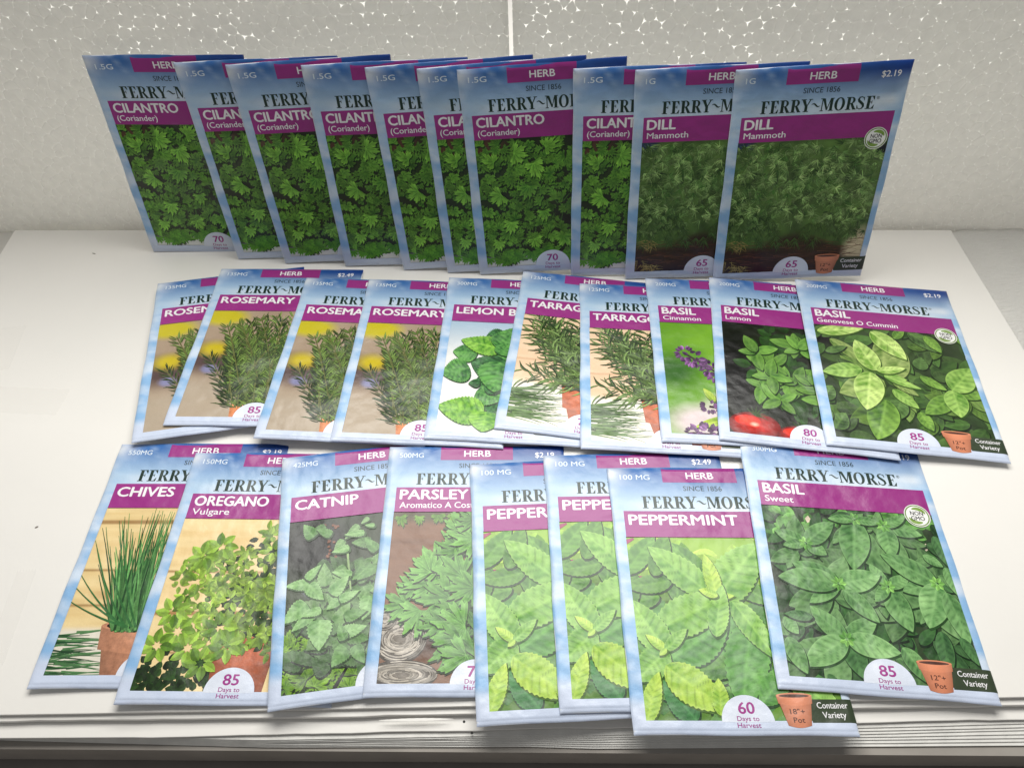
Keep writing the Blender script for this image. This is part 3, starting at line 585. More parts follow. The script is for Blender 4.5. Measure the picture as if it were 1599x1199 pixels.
def photo_chives(A, r):
    def bg(X, Y):
        C = mix(G(234, 216, 170), G(214, 186, 132), vnoise(X*.35, Y*4, 8, 12)); 
        for yy in (.52, .80, .99): C = mix(C, G(150, 112, 64), (np.abs(Y-yy) < .008)*.8)
        C = mix(C, G(170, 120, 66), blob(X, Y, .3, .93, .12, .025, .6)*.6); return mix(C, G(220, 214, 200), np.clip((Y-1.09)/.03, 0, 1))
    A.grid(PX0, PY0, PX1, PY1, 30, 76, bg)
    for i in range(64):
        y = r.uniform(1.12, 1.33); stroke(A, r.uniform(-.05, .16), y, r.uniform(-.16, .10), r.uniform(.12, .26), .011, mix(G(30, 78, 44), G(110, 156, 104), r.rand())*r.uniform(.6, 1.1), r.uniform(-.15, .15), 4)
    pot_print(A, .25, .84, 1.09, 1.5, .07, (190, 140, 112), False, rim=.22); A.ellipse(.545, 1.09, .27, .035, G(48, 36, 26))
    A.poly([(.32, 1.11), (.36, .85), (.7, .85), (.78, 1.11)], G(26, 50, 28))
    for i in range(520):
        x = .545+r.uniform(-.24, .25); tx = x+(x-.5)*r.uniform(.0, 1.0)+r.uniform(-.09, .09); ty = r.uniform(.43, .86); L = math.hypot(tx-x, ty-1.1)
        stroke(A, x, 1.105+.02*r.rand(), math.atan2(ty-1.12, tx-x)+r.uniform(-.05, .05), L, .0125, mix(G(30, 84, 44), G(128, 186, 112), r.rand()**1.3)*r.uniform(.5, 1.15), r.uniform(-.14, .14), 6)
    for (x, tx, ty) in ((.36, .05, .79), (.38, .04, .86), (.37, .1, .66), (.4, .12, .56), (.38, .02, .93), (.42, .2, .50)): stroke(A, x, 1.1, math.atan2(ty-1.1, tx-x)-.2, math.hypot(tx-x, ty-1.1)*1.04, .012, G(60, 114, 64), .3, 8)
def photo_oregano(A, r):
    def bg(X, Y):
        C = mix(G(238, 220, 176), G(222, 194, 142), vnoise(X*.3, Y*3, 9, 14))
        for yy in (.74, .96, 1.15): C = mix(C, G(156, 110, 60), (np.abs(Y-yy) < .009)*.8)
        return C
    A.grid(PX0, PY0, PX1, PY1, 24, 76, bg)
    for i in range(170):
        x, y = r.uniform(.03, .5), 1.34-abs(r.randn())*.07; leaves(A, x, y, r.uniform(-3.1, 0), .055, .035, G(44, 72, 30)*r.uniform(.4, 1.3), 4)
    pot_print(A, .38, .70, 1.10, 1.44, .06, (180, 108, 80), False, rim=.2); pot_print(A, .69, .98, 1.13, 1.44, .06, (200, 132, 94), False, rim=.2)
    for i in range(460):
        x, y = .62+r.randn()*.17, .84+r.randn()*.17
        if ((x-.62)/.36)**2+((y-.8)/.3)**2 > 1: continue
        leaves(A, x, y, r.uniform(0, 6.28), r.uniform(.05, .075), .032, G(58, 88, 30)*r.uniform(.25, .9), 4, .3)
    for i in range(190):
        a = r.uniform(0, 6.28); d = r.uniform(0, 1)**.6; x, y = .60+math.cos(a)*d*.47, .80+math.sin(a)*d*.36
        if y < .47 or y > 1.14 or (y < .6 and x < .5): continue
        s_ = r.uniform(.04, .068); k = r.uniform(.6, 1.12); a0 = r.uniform(0, 6.28)
        for j in range(5):
            leaves(A, x, y, a0+j*1.25+r.uniform(-.5, .5), s_*r.uniform(.6, 1.35), s_*.46, mix(G(96, 130, 40), G(168, 196, 84), r.rand())*k, 5, .4, 'ov', .16)
    for (x, y) in ((.2, 1.05), (.12, 1.12), (.27, 1.13), (.35, 1.2), (.15, .95), (.3, .6), (.22, .65), (.45, 1.12), (.4, 1.03)):
        for j in range(7): leaves(A, x, y, j*.9+x*9, .09, .045, mix(G(90, 126, 40), G(158, 190, 80), r.rand()), 5, .4)
def photo_catnip(A, r):
    A.grid(PX0, PY0, PX1, PY1, 40, 40, lambda X, Y: mix(mix(mix(G(20, 22, 16), G(58, 76, 40), vnoise(X, Y, 8, 15)), G(14, 13, 13), blob(X, Y, .18, .60, .17, .14, .4)), G(172, 174, 196), blob(X, Y, .2, .83, .05, .035)+blob(X, Y, .27, .8, .04, .02)))
    for i in range(110):
        x, y = r.uniform(.03, .45), r.uniform(1.08, 1.34); lobed(A, x, y, r.uniform(3.6, 5.8), r.uniform(.05, .09), G(72, 116, 28)*r.uniform(.7, 1), G(150, 190, 66), r, 5)
    for i in range(60):
        x, y = r.uniform(.14, 1), r.uniform(.66, 1.26); a = r.uniform(0, 6.28); L = r.uniform(.1, .16); big_leaf(A, x, y, x+L*math.cos(a), y+L*math.sin(a), .75, G(50, 84, 46)*r.uniform(.6, 1), G(110, 148, 92)*r.uniform(.6, 1), 5, .20, 8, 24, .25, 'dark', .3, i+300, 1.0, .5)
    stroke(A, .3, 1.33, -1.0, .2, .02, G(24, 22, 22)); stroke(A, .36, .6, 1.5, .6, .012, G(150, 176, 120)); A.ellipse(.36, 1.2, .03, .02, G(196, 120, 86))
    for i in range(16): leaves(A, .27+r.uniform(-.03, .03), .57+r.uniform(-.1, .1), r.uniform(0, 6), .025, .016, G(128, 84, 60), 3)
    Lq = [[.189,.535,.134,.453,.8,1],[.281,.533,.201,.492,.6,1],[.373,.619,.282,.635,.5,2],[.453,.542,.346,.542,.4,2],[.507,.505,.453,.497,.5,2],[.385,.776,.283,.747,.5,2],[.462,.745,.384,.803,.6,1],[.17,.799,.052,.795,.55,2],[.157,.77,.231,.698,.5,2],[.17,.799,.247,.89,.7,2],[.284,.869,.372,.774,.6,2],[.321,.901,.26,.944,.7,2],[.321,.901,.422,.862,.5,2],[.472,.897,.432,1.021,.7,2],[.161,.896,.05,.988,.7,2],[.199,.941,.093,1.032,.5,2],[.235,.94,.139,.964,.5,2],[.23,.99,.227,1.144,.85,2],[.346,.995,.458,.973,.6,1],[.334,1.069,.456,1.05,.6,2],[.346,1.108,.322,1.017,.6,1],[.358,1.146,.287,1.23,.8,1],[.394,1.139,.441,1.231,.7,1],[.514,.739,.41,.807,.5,1],[.517,.654,.452,.572,.6,1],[.507,1.006,.559,.936,.6,1]]
    Lq += [[x+.5, y, x+.5+r.uniform(-.1, .1), y+r.uniform(-.1, .1), .7, 1+(i % 2)] for i, (x, y) in enumerate([(r.uniform(.0, .4), r.uniform(.5, 1.25)) for _ in range(26)])]
    under(A, [q for q in Lq if q[1] > .62], [(G(50, 90, 44), G(100, 140, 84)), (G(74, 118, 62), G(134, 174, 112)), (G(96, 144, 80), G(166, 202, 142))], .06, .05, .9, .6, nv=5, serr=.2, m=8, ns=21, vein=.3, mode='dark', crk=.4, rnd=1.0); under(A, [q for q in Lq if q[0] > .25], [(G(50, 90, 44), G(100, 140, 84)), (G(74, 118, 62), G(134, 174, 112)), (G(96, 144, 80), G(166, 202, 142))], -.03, -.05, -.8, .8, nv=5, serr=.2, m=8, ns=21, vein=.3, mode='dark', crk=.4, rnd=1.0)
    listed(A, Lq, [(G(50, 90, 44), G(100, 140, 84)), (G(74, 118, 62), G(134, 174, 112)), (G(96, 144, 80), G(166, 202, 142))], 5, .20, 10, 27, .3, 'dark', .5, 1.0, 1.05)
def photo_parsley(A, r):
    A.grid(PX0, PY0, PX1, PY1, 44, 60, lambda X, Y: mix(mix(mix(G(146, 108, 82), G(118, 84, 62), vnoise(X*.5, Y*3, 12, 16)), G(84, 58, 44), blob(X, Y, .3, 1.12, .3, .09, .5)), G(90, 84, 60), blob(X, Y, .3, .45, .4, .04, .5)))
    for (x, y, a, R) in ((.1, .46, 1.3, .06), (.2, .46, 1.6, .05), (.3, .45, 1.5, .05), (.38, .45, 1.4, .06)): lobed(A, x, y, a, R, G(66, 108, 38), G(132, 172, 70), r, 5)
    for (bx, by, rx, ry) in ((.15, 1.12, .13, .12), (.17, 1.29, .17, .07), (.07, 1.02, .06, .06)):
        A.ellipse(bx, by, rx, ry, G(140, 132, 122), G(70, 62, 54))
        for i in range(90):
            a0 = r.uniform(0, 6.28); k = r.uniform(.25, .98); t = np.linspace(a0, a0+r.uniform(.8, 2.2), 7); tl = r.uniform(.6, 1)
            A.strip(np.stack([bx+rx*k*np.cos(t), by+ry*k*np.sin(t)*tl], 1), .005, G(196, 188, 176)*r.uniform(.3, 1.05))
    P = [(.5,.86),(.46,.74),(.42,.64),(.47,.56),(.52,.5),(.6,.6),(.66,.75),(.7,.5),(.8,.62),(.85,.8),(.6,.9),(.75,.95),(.9,1.0),(.52,1.0),(.62,1.08),(.8,1.15),(.47,1.14),(.6,1.25)]
    for i in range(80):
        x, y = P[r.randint(len(P))]; k = r.uniform(.45, 1); lobed(A, x+r.uniform(-.05, .05), y+r.uniform(-.05, .05), r.uniform(2, 4.5), r.uniform(.07, .12), G(40, 80, 34)*k, G(110, 160, 80)*k, r, 6)
    for (x, y, a, R) in ((.17, .95, 3.3, .11), (.24, .98, 1.9, .13), (.2, .86, 3.6, .09), (.3, .84, 3.3, .15), (.33, .74, 3.9, .13), (.28, .78, 4.3, .12), (.42, .66, 4.2, .13), (.44, .8, 3.4, .15), (.38, .92, 2.8, .15), (.46, .97, 2.6, .17), (.5, .86, 3.1, .14), (.36, 1.04, 2.9, .12), (.46, 1.06, 3.0, .15), (.44, 1.12, 2.3, .17), (.47, 1.2, 2.6, .13), (.42, .55, 4.4, .12), (.5, .6, 3.6, .13), (.5, .48, 3.0, .1)):
        lobed(A, x, y, a, R*1.08, G(52, 100, 44), G(140, 192, 104), r, 6, True, .6)
def photo_peppermint(A, r):
    A.grid(PX0, PY0, PX1, PY1, 50, 50, lambda X, Y: mix(mix(mix(G(66, 104, 46), G(146, 190, 74), vnoise(X, Y, 6, 17)), G(176, 208, 90), blob(X, Y, .4, .52, .5, .12, .6)*.6), G(56, 52, 44), blob(X, Y, .25, .82, .06, .04, .5)+blob(X, Y, .5, 1.27, .09, .1, .4)+blob(X, Y, .5, .98, .05, .12, .6)))
    for i in range(50):
        x, y = r.uniform(0, 1), r.uniform(.44, .75); leaves(A, x, y, r.uniform(0, 6.28), r.uniform(.12, .2), .09, mix(G(110, 160, 58), G(190, 218, 104), r.rand())*.95, 8, .4, 'ov', .08)
    for i in range(40):
        x, y = r.uniform(0, 1), r.uniform(.75, 1.35); leaves(A, x, y, r.uniform(0, 6.28), r.uniform(.15, .24), .12, mix(G(56, 108, 56), G(110, 160, 84), r.rand())*.95, 8, .4, 'ov', .1)
    A.strip([(.03, .66), (.15, .65)], [.03, .004], G(150, 60, 96)); A.strip([(.03, .47), (.1, .44)], [.04, .01], G(160, 70, 110))
    Lq = [[.281,1.323,.17,1.173,.6,0],[.44,.735,.191,.508,.42,2],[.224,1.051,.486,.884,.6,1],[.18,.911,.501,.763,.5,2],[.192,1.014,.065,.792,.55,2],[.19,1.026,.051,1.149,.7,2],[.472,.774,.73,.489,.5,2],[.624,.898,.513,1.258,.5,1],[.551,.787,.682,1.032,.4,2],[.192,1.1,.417,1.266,.55,3],[.066,1.332,.138,1.137,.38,3],[.477,.749,.452,.543,.35,3],[.477,.749,.556,.749,.4,3],[.192,1.014,.111,.95,.4,3],[.192,1.014,.293,.924,.4,2],[.443,.94,.51,.716,.4,2],[.477,.749,.4,.72,.5,3],[.192,1.014,.16,1.04,.6,3],[.7,1.0,.9,.85,.5,1],[.75,1.1,.93,1.3,.5,2],[.6,1.25,.75,1.1,.5,1],[.85,.9,.75,.65,.5,2],[.398,1.3,.411,1.16,.5,3],[.85,.6,.97,.5,.5,2]]
    for i in range(26):
        x, y = r.uniform(.0, .95), r.uniform(.5, 1.3); a = r.uniform(0, 6.28); L = r.uniform(.2, .3); big_leaf(A, x, y, x+L*math.cos(a), y+L*math.sin(a), .5, G(60, 116, 52)*r.uniform(.8, 1), G(138, 186, 96)*r.uniform(.8, 1), 8, .10, 10, 33, .3, 'dark', .3, i+400)
    Lq = [[a_-(c_-a_)*.06, b_-(d_-b_)*.06, c_+(c_-a_)*.10, d_+(d_-b_)*.10, e_, f_] for a_, b_, c_, d_, e_, f_ in Lq]
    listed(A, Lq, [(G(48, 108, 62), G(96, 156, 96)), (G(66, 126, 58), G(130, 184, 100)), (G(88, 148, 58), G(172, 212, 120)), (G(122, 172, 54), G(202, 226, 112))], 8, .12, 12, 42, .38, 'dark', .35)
def photo_sweetbasil(A, r):
    A.grid(PX0, PY0, PX1, PY1, 40, 40, lambda X, Y: mix(G(36, 42, 34), G(62, 84, 50), vnoise(X, Y, 8, 18)))
    for i in range(150):
        x, y = r.uniform(0, 1), r.uniform(.44, 1.33); leaves(A, x, y, r.uniform(0, 6.28), r.uniform(.1, .18), .08, mix(G(38, 78, 40), G(84, 132, 70), r.rand())*r.uniform(.5, .9), 7, .4, 'ov', .12)
    for i in range(60):
        x, y = r.uniform(.06, .96), r.uniform(.44, .56); leaves(A, x, y, r.uniform(0, 6.28), r.uniform(.06, .1), .045, mix(G(66, 114, 50), G(120, 168, 92), r.rand()), 6, .4)
    for (x, y) in ((.6, .62), (.63, .7), (.86, .62), (.28, .5)): A.poly([(x, y), (x+.02, y-.02), (x+.035, y+.01), (x+.01, y+.025)], G(214, 200, 180))
    for i in range(60):
        x, y = r.uniform(.03, .95), r.uniform(.46, 1.3); a = r.uniform(0, 6.28); L = r.uniform(.1, .18); big_leaf(A, x, y, x+L*math.cos(a), y+L*math.sin(a), .55, G(38, 76, 40)*r.uniform(.5, 1), G(84, 132, 72)*r.uniform(.6, 1), 5, 0, 8, 16, .25, 'dark', .3, i+150)
    Lq = [[.541,.485,.474,.778,.55,1],[.541,.485,.676,.498,.4,1],[.541,.485,.402,.49,.4,1],[.541,.485,.556,.451,.5,2],[.259,.645,.355,.705,.7,1],[.259,.645,.108,.584,.5,1],[.259,.645,.426,.515,.5,1],[.259,.645,.14,.665,.5,1],[.686,.514,.875,.557,.45,1],[.686,.514,.818,.442,.4,1],[.686,.514,.685,.7,.6,1],[.622,.855,.686,1.081,.55,1],[.622,.855,.746,.79,.5,1],[.622,.855,.559,.736,.5,1],[.622,.855,.542,.94,.5,1],[.873,.822,.941,.864,.5,0],[.873,.822,.691,.875,.5,1],[.873,.822,.628,.679,.45,1],[.873,.822,.77,1.056,.6,2],[.382,.858,.169,.76,.5,1],[.382,.858,.218,.969,.4,1],[.382,.858,.086,.841,.45,1],[.382,.858,.601,.796,.55,2],[.361,1.138,.529,1.026,.5,1],[.361,1.138,.401,1.321,.6,0],[.361,1.138,.216,.984,.5,1],[.361,1.138,.141,1.277,.5,2],[.361,1.138,.602,1.187,.5,2],[.397,.888,.538,1.047,.45,1],[.901,.865,.935,1.13,.4,1],[.845,.67,.932,.729,.5,1],[.939,.729,.973,.891,.4,1],[.615,1.159,.699,1.323,.5,1],[.082,1.146,.147,1.315,.5,1],[.084,1.047,.138,1.129,.7,1],[.238,1.31,.28,1.359,.6,0],[.819,1.068,.798,1.28,.4,0],[.902,1.091,.951,1.221,.4,0],[.22,1.041,.086,1.033,.4,0],[.931,.555,.976,.742,.4,0]]
    pal = [(G(48, 88, 50), G(102, 146, 92)), (G(66, 114, 62), G(142, 184, 122)), (G(80, 132, 72), G(162, 202, 140))]
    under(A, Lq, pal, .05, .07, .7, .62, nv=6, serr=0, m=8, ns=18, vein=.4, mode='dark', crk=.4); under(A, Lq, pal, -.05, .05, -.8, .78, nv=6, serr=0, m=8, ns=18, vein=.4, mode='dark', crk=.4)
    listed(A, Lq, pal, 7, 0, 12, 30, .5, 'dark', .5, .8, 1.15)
    for (x, y) in ((.541, .485), (.259, .645), (.686, .514), (.622, .855), (.873, .822), (.382, .858), (.361, 1.138)):
        for j in range(7): leaves(A, x, y, j*.9, .04, .022, mix(G(80, 134, 60), G(150, 198, 110), r.rand()), 5, .3)
PHOTOS = dict(cilantro=photo_cilantro, dill=photo_dill, rosemary=photo_rosemary, lemonbalm=photo_lemonbalm, tarragon=photo_tarragon, cinnamon=photo_cinnamon, lemonbasil=photo_lemonbasil, genovese=photo_genovese, chives=photo_chives, oregano=photo_oregano, catnip=photo_catnip, parsley=photo_parsley, peppermint=photo_peppermint, sweetbasil=photo_sweetbasil)

# ---- lettering
_tc = {}
def glyphs(s, bold=0., shear=0.):
    k = (s, bold, shear)
    if k in _tc: return _tc[k]
    cu = bpy.data.curves.new('t', 'FONT'); cu.body = s; cu.size = 1; cu.offset = bold; cu.shear = shear; cu.resolution_u = 3; cu.fill_mode = 'FRONT'
    o = bpy.data.objects.new('t', cu); COL.objects.link(o); bpy.context.view_layer.update()
    me = o.evaluated_get(bpy.context.evaluated_depsgraph_get()).to_mesh(); me.calc_loop_triangles()
    V = np.array([v.co[:2] for v in me.vertices]).reshape(-1, 2); T = np.array([t.vertices[:] for t in me.loop_triangles])
    bpy.data.objects.remove(o); bpy.data.curves.remove(cu); _tc[k] = (V, T); return V, T
_H = glyphs('H'); CAPH = float(_H[0][:, 1].max()-_H[0][:, 1].min())
def text(A, s, x, y, cap, col, align='l', width=None, bold=.018, sx=1., shear=0.):
    V, T = glyphs(s, 0., shear); k = cap/CAPH; x0, x1 = V[:, 0].min(), V[:, 0].max(); w = (x1-x0)*k*sx
    if width: sx = width/((x1-x0)*k); w = width
    ox = x-(0 if align == 'l' else w/2 if align == 'c' else w)
    P = np.stack([ox+(V[:, 0]-x0)*k*sx, y-V[:, 1]*k], 1); d = bold*k*.8
    for sh in ([(0, 0)] if d < 1e-6 else [(-d, 0), (d, 0), (0, d*.7), (0, -d*.7), (0, 0)]): A.add(P+sh, col, T)
def serif_brand(A, x0, x1, ybase, cap, col):
    """heavy condensed serif capitals and a swash dash; glyph units: cap height 1, y up"""
    adv = dict(F=.66, E=.68, R=.78, Y=.74, M=.98, O=.80, S=.62); adv['~'] = .62
    wd = 'FERRY~MORSE'; total = sum(adv[c] for c in wd); sx = (x1-x0)/(total*cap); px = 0
    def tr(P, ox): return [(x0+(ox+p[0])*cap*sx, ybase-p[1]*cap) for p in P]
    for ch in wd:
        R_ = lambda a, b, c, d: A.poly(tr([(a, b), (c, b), (c, d), (a, d)], px), col)
        Pq = lambda *p: A.poly(tr(p, px), col)
        def St(P, w): A.strip(tr(P, px), np.asarray(w)*cap, col)
        if ch in 'FE':
            R_(.12, 0, .33, 1); R_(.03, 0, .42, .055); R_(.03, .945, .60, 1); Pq((.60, 1), (.62, .70), (.57, .72), (.45, .93)); R_(.3, .49, .47, .55); Pq((.47, .66), (.47, .38), (.43, .42), (.43, .62))
            if ch == 'E': R_(.03, 0, .60, .055); Pq((.61, 0), (.64, .32), (.59, .28), (.46, .05))
        elif ch == 'R':
            R_(.12, 0, .33, 1); R_(.03, 0, .42, .055); R_(.03, .945, .36, 1)
            t = np.linspace(1.57, -1.57, 12); St([(.30, .97)]+[(.38+.20*math.cos(q), .735+.235*math.sin(q)) for q in t]+[(.30, .50)], [.06]+[.06+.13*math.cos(q)**2 for q in t]+[.06])
            Pq((.34, .50), (.50, .52), (.76, .05), (.54, .05)); R_(.54, 0, .80, .055)
        elif ch == 'Y':
            Pq((.03, .97), (.26, .97), (.46, .42), (.28, .40)); Pq((.36, .42), (.44, .42), (.68, .97), (.60, .97)); R_(.27, 0, .47, .45); R_(.18, 0, .56, .055); R_(-.02, .945, .34, 1); R_(.52, .945, .78, 1)
        elif ch == '~':
            t = np.linspace(0, 1, 16); St([(.00+.62*q, .50-.10*(q-.5)+.095*math.sin(q*6.28)) for q in t], [.03+.095*math.sin(math.pi*q)**1.2 for q in t])
        elif ch == 'M':
            R_(.10, 0, .17, 1); R_(.02, 0, .26, .055); R_(-.01, .945, .24, 1); Pq((.12, .98), (.32, .98), (.56, .10), (.46, .05)); Pq((.47, .06), (.53, .06), (.74, .98), (.68, .98)); R_(.68, 0, .88, 1); R_(.60, 0, .96, .055); R_(.68, .945, .96, 1)
        elif ch == 'O':
            t = np.linspace(0, 6.2832, 30); n = len(t); o_ = [(.39+.37*math.cos(q), .5+.52*math.sin(q)) for q in t]; i_ = [(.39+.17*math.cos(q), .5+.455*math.sin(q)) for q in t]
            A.add(tr(o_+i_, px), col, [v for k in range(n-1) for v in ((k, k+1, n+k+1), (k, n+k+1, n+k))])
        elif ch == 'S':
            St([(.50, .74), (.46, .90), (.32, .975), (.17, .93), (.11, .78), (.18, .64), (.32, .52), (.46, .38), (.50, .22), (.42, .07), (.27, .02), (.13, .09), (.08, .26)], [.03, .06, .07, .10, .17, .19, .20, .19, .17, .10, .07, .06, .03])
            Pq((.50, .98), (.54, .68), (.50, .68), (.45, .90)); Pq((.05, .02), (.03, .34), (.07, .34), (.14, .10))
        px += adv[ch]

# ---- envelope shape: flat middle, rolled-off rim
ES = [0, .003, .009, .017, .028]
def stations(L, n): return np.array(ES + list(np.linspace(.028, L-.028, n+1)[1:-1]) + [L-e for e in ES[::-1]])
def hprof(u, v):
    e = np.minimum(np.minimum(u, 1-u), np.minimum(v, A_H-v)); return .0075*np.sqrt(np.clip(1-(1-np.clip(e/.028, 0, 1))**2, 0, 1))
def liftk(u, v):
    e = np.minimum(np.minimum(u, 1-u), np.minimum(v, A_H-v)); return np.clip(e/.028, 0, 1)*.85+.15
def envelope_mesh():
    us, vs = stations(1, 4), stations(A_H, 6); U, V = np.meshgrid(us, vs); h = hprof(U, V); nu, nv = len(us), len(vs)
    top = np.stack([U, V, h], -1).reshape(-1, 3); bot = np.stack([U, V, -h*.6-.001], -1).reshape(-1, 3)
    idx = np.arange(nu*nv).reshape(nv, nu); q = np.stack([idx[:-1, :-1], idx[:-1, 1:], idx[1:, 1:], idx[1:, :-1]], -1).reshape(-1, 4)
    N = nu*nv; rim = list(idx[0, :])+list(idx[1:, -1])+list(idx[-1, -2::-1])+list(idx[-2:0:-1, 0]); m = len(rim)
    side = [(rim[k], N+rim[k], N+rim[(k+1) % m], rim[(k+1) % m]) for k in range(m)]
    return mesh_from('envelope', np.vstack([top, bot]), np.vstack([q, q[:, ::-1]+N, np.array(side)]), PAPER, smooth=True)
def warp(P):
    u, v = P[:, 0].copy(), P[:, 1].copy(); e = np.clip(1-np.minimum(u, 1-u)/.05, 0, 1); f = np.clip(1-np.minimum(v, A_H-v)/.05, 0, 1); sgn = np.where(u > .5, 1., -1.)
    P[:, 0] += e*.0035*np.sin(v*5.1+sgn*1.3)*np.cos(v*11+sgn*2); P[:, 1] += f*.004*np.sin(u*7.3+v)*np.cos(u*3.1+v*2); return P
ENV = envelope_mesh()
_c = np.zeros(len(ENV.vertices)*3); ENV.vertices.foreach_get('co', _c); ENV.vertices.foreach_set('co', warp(_c.reshape(-1, 3)).ravel()); ENV.update()
ZT = .0075
def sky_col(X, Y, sd):
    n = vnoise(X, Y, 5.5, sd, 4); n2 = vnoise(X, Y*2.2, 6, sd+3, 4)
    deep = mix(G(72, 126, 190), G(16, 60, 136), np.clip(X*.9+.15-Y*.6, 0, 1)); C = mix(deep, G(178, 206, 230), np.clip((Y-.045)/.19, 0, 1))
    C = mix(C, G(226, 232, 238), np.clip((Y-.2)/.08, 0, 1)*np.clip(np.minimum(X-.05, .95-X)/.12, 0, 1))
    C = mix(C, G(222, 228, 236), blob(X, Y, .02, .05, .10, .05, .8)*np.clip(n*2.2-.5, 0, 1))
    C = mix(C, G(228, 234, 240), blob(X, Y, .93, .22, .12, .03, .8)*.8)
    ray = np.exp(-((X-(.17+Y*.75))/.012)**2)*np.clip(1-Y/.2, 0, 1)+.5*np.exp(-((X-(.28+Y*.5))/.02)**2)*np.clip(1-Y/.2, 0, 1); C = mix(C, G(190, 212, 234), ray*.5)
    side = mix(G(140, 184, 226), G(218, 230, 244), np.clip((n2-.36)*2.8, 0, 1)); side = mix(side, G(150, 186, 222), .15)
    C = mix(C, side, np.clip((Y-.22)/.12, 0, 1)); edge = np.clip(1-np.minimum(X, 1-X)/.07, 0, 1); C = mix(C, side, edge*np.clip((Y-.05)/.1, 0, 1)*.7)
    return mix(C, mix(G(214, 222, 240), G(198, 210, 232), n), np.clip((Y-1.22)/.08, 0, 1))
def border_mesh(sd):
    """printed sky round the picture: follows the rolled rim of the envelope"""
    us = np.unique(np.concatenate([ES, [.045, PX0], np.linspace(PX0, PX1, 26), [PX1, .972], 1-np.array(ES)])); vs = np.unique(np.concatenate([ES, np.linspace(.04, PY0, 22), np.linspace(PY0, PY1, 56), [PY1, 1.345, 1.357], A_H-np.array([.022, .0185]), A_H-np.array(ES)]))
    U, V = np.meshgrid(us, vs); C = sky_col(U, V, sd).reshape(-1, 3); z = hprof(U, V)+.0034*liftk(U, V)
    z = z-.0016*np.exp(-((V-1.372)/.004)**2)
    P = warp(np.stack([U, A_H-V, z], -1).reshape(-1, 3)); nu, nv = len(us), len(vs); idx = np.arange(nu*nv).reshape(nv, nu)
    q = np.stack([idx[:-1, :-1], idx[1:, :-1], idx[1:, 1:], idx[:-1, 1:]], -1)
    uc, vc = (us[:-1]+us[1:])/2, (vs[:-1]+vs[1:])/2; UC, VC = np.meshgrid(uc, vc); keep = ~((UC > PX0) & (UC < PX1) & (VC > PY0) & (VC < PY1))
    q = q[keep]; used = np.unique(q); mp = np.full(len(P), -1); mp[used] = np.arange(len(used)); 
    return mesh_from('sky_border', P[used], mp[q], PRINT, C[used], smooth=True)

MAG = G(158, 50, 134)
DESIGN = dict(  # weight, price, name, sub, days, pot size
 cilantro=('1.5G', '$2.19', 'CILANTRO', '(Coriander)', '70', None, False), dill=('1G', '$2.19', 'DILL', 'Mammoth', '65', '12"+', True),
 rosemary=('135MG', '$2.49', 'ROSEMARY', None, '85', None, False), lemonbalm=('300MG', '$2.19', 'LEMON BALM', None, '70', None, False),
 tarragon=('125MG', '$2.49', 'TARRAGON', None, '75', '12"+', False), cinnamon=('200MG', '$2.19', 'BASIL', 'Cinnamon', '75', '12"+', False),
 lemonbasil=('200MG', '$2.19', 'BASIL', 'Lemon', '80', None, False), genovese=('200MG', '$2.19', 'BASIL', 'Genovese O Cummin', '85', '12"+', True),
 chives=('550MG', '$2.19', 'CHIVES', None, '80', None, False), oregano=('150MG', '$2.19', 'OREGANO', 'Vulgare', '85', None, False),
 catnip=('425MG', '$2.19', 'CATNIP', None, '75', None, False), parsley=('500MG', '$2.19', 'PARSLEY', 'Aromatico A Costa', '75', None, False),
 peppermint=('100 MG', '$2.49', 'PEPPERMINT', None, '60', '18"+', False), sweetbasil=('300MG', '$2.19', 'BASIL', 'Sweet', '85', '12"+', True))
WHITE = G(240, 238, 240)
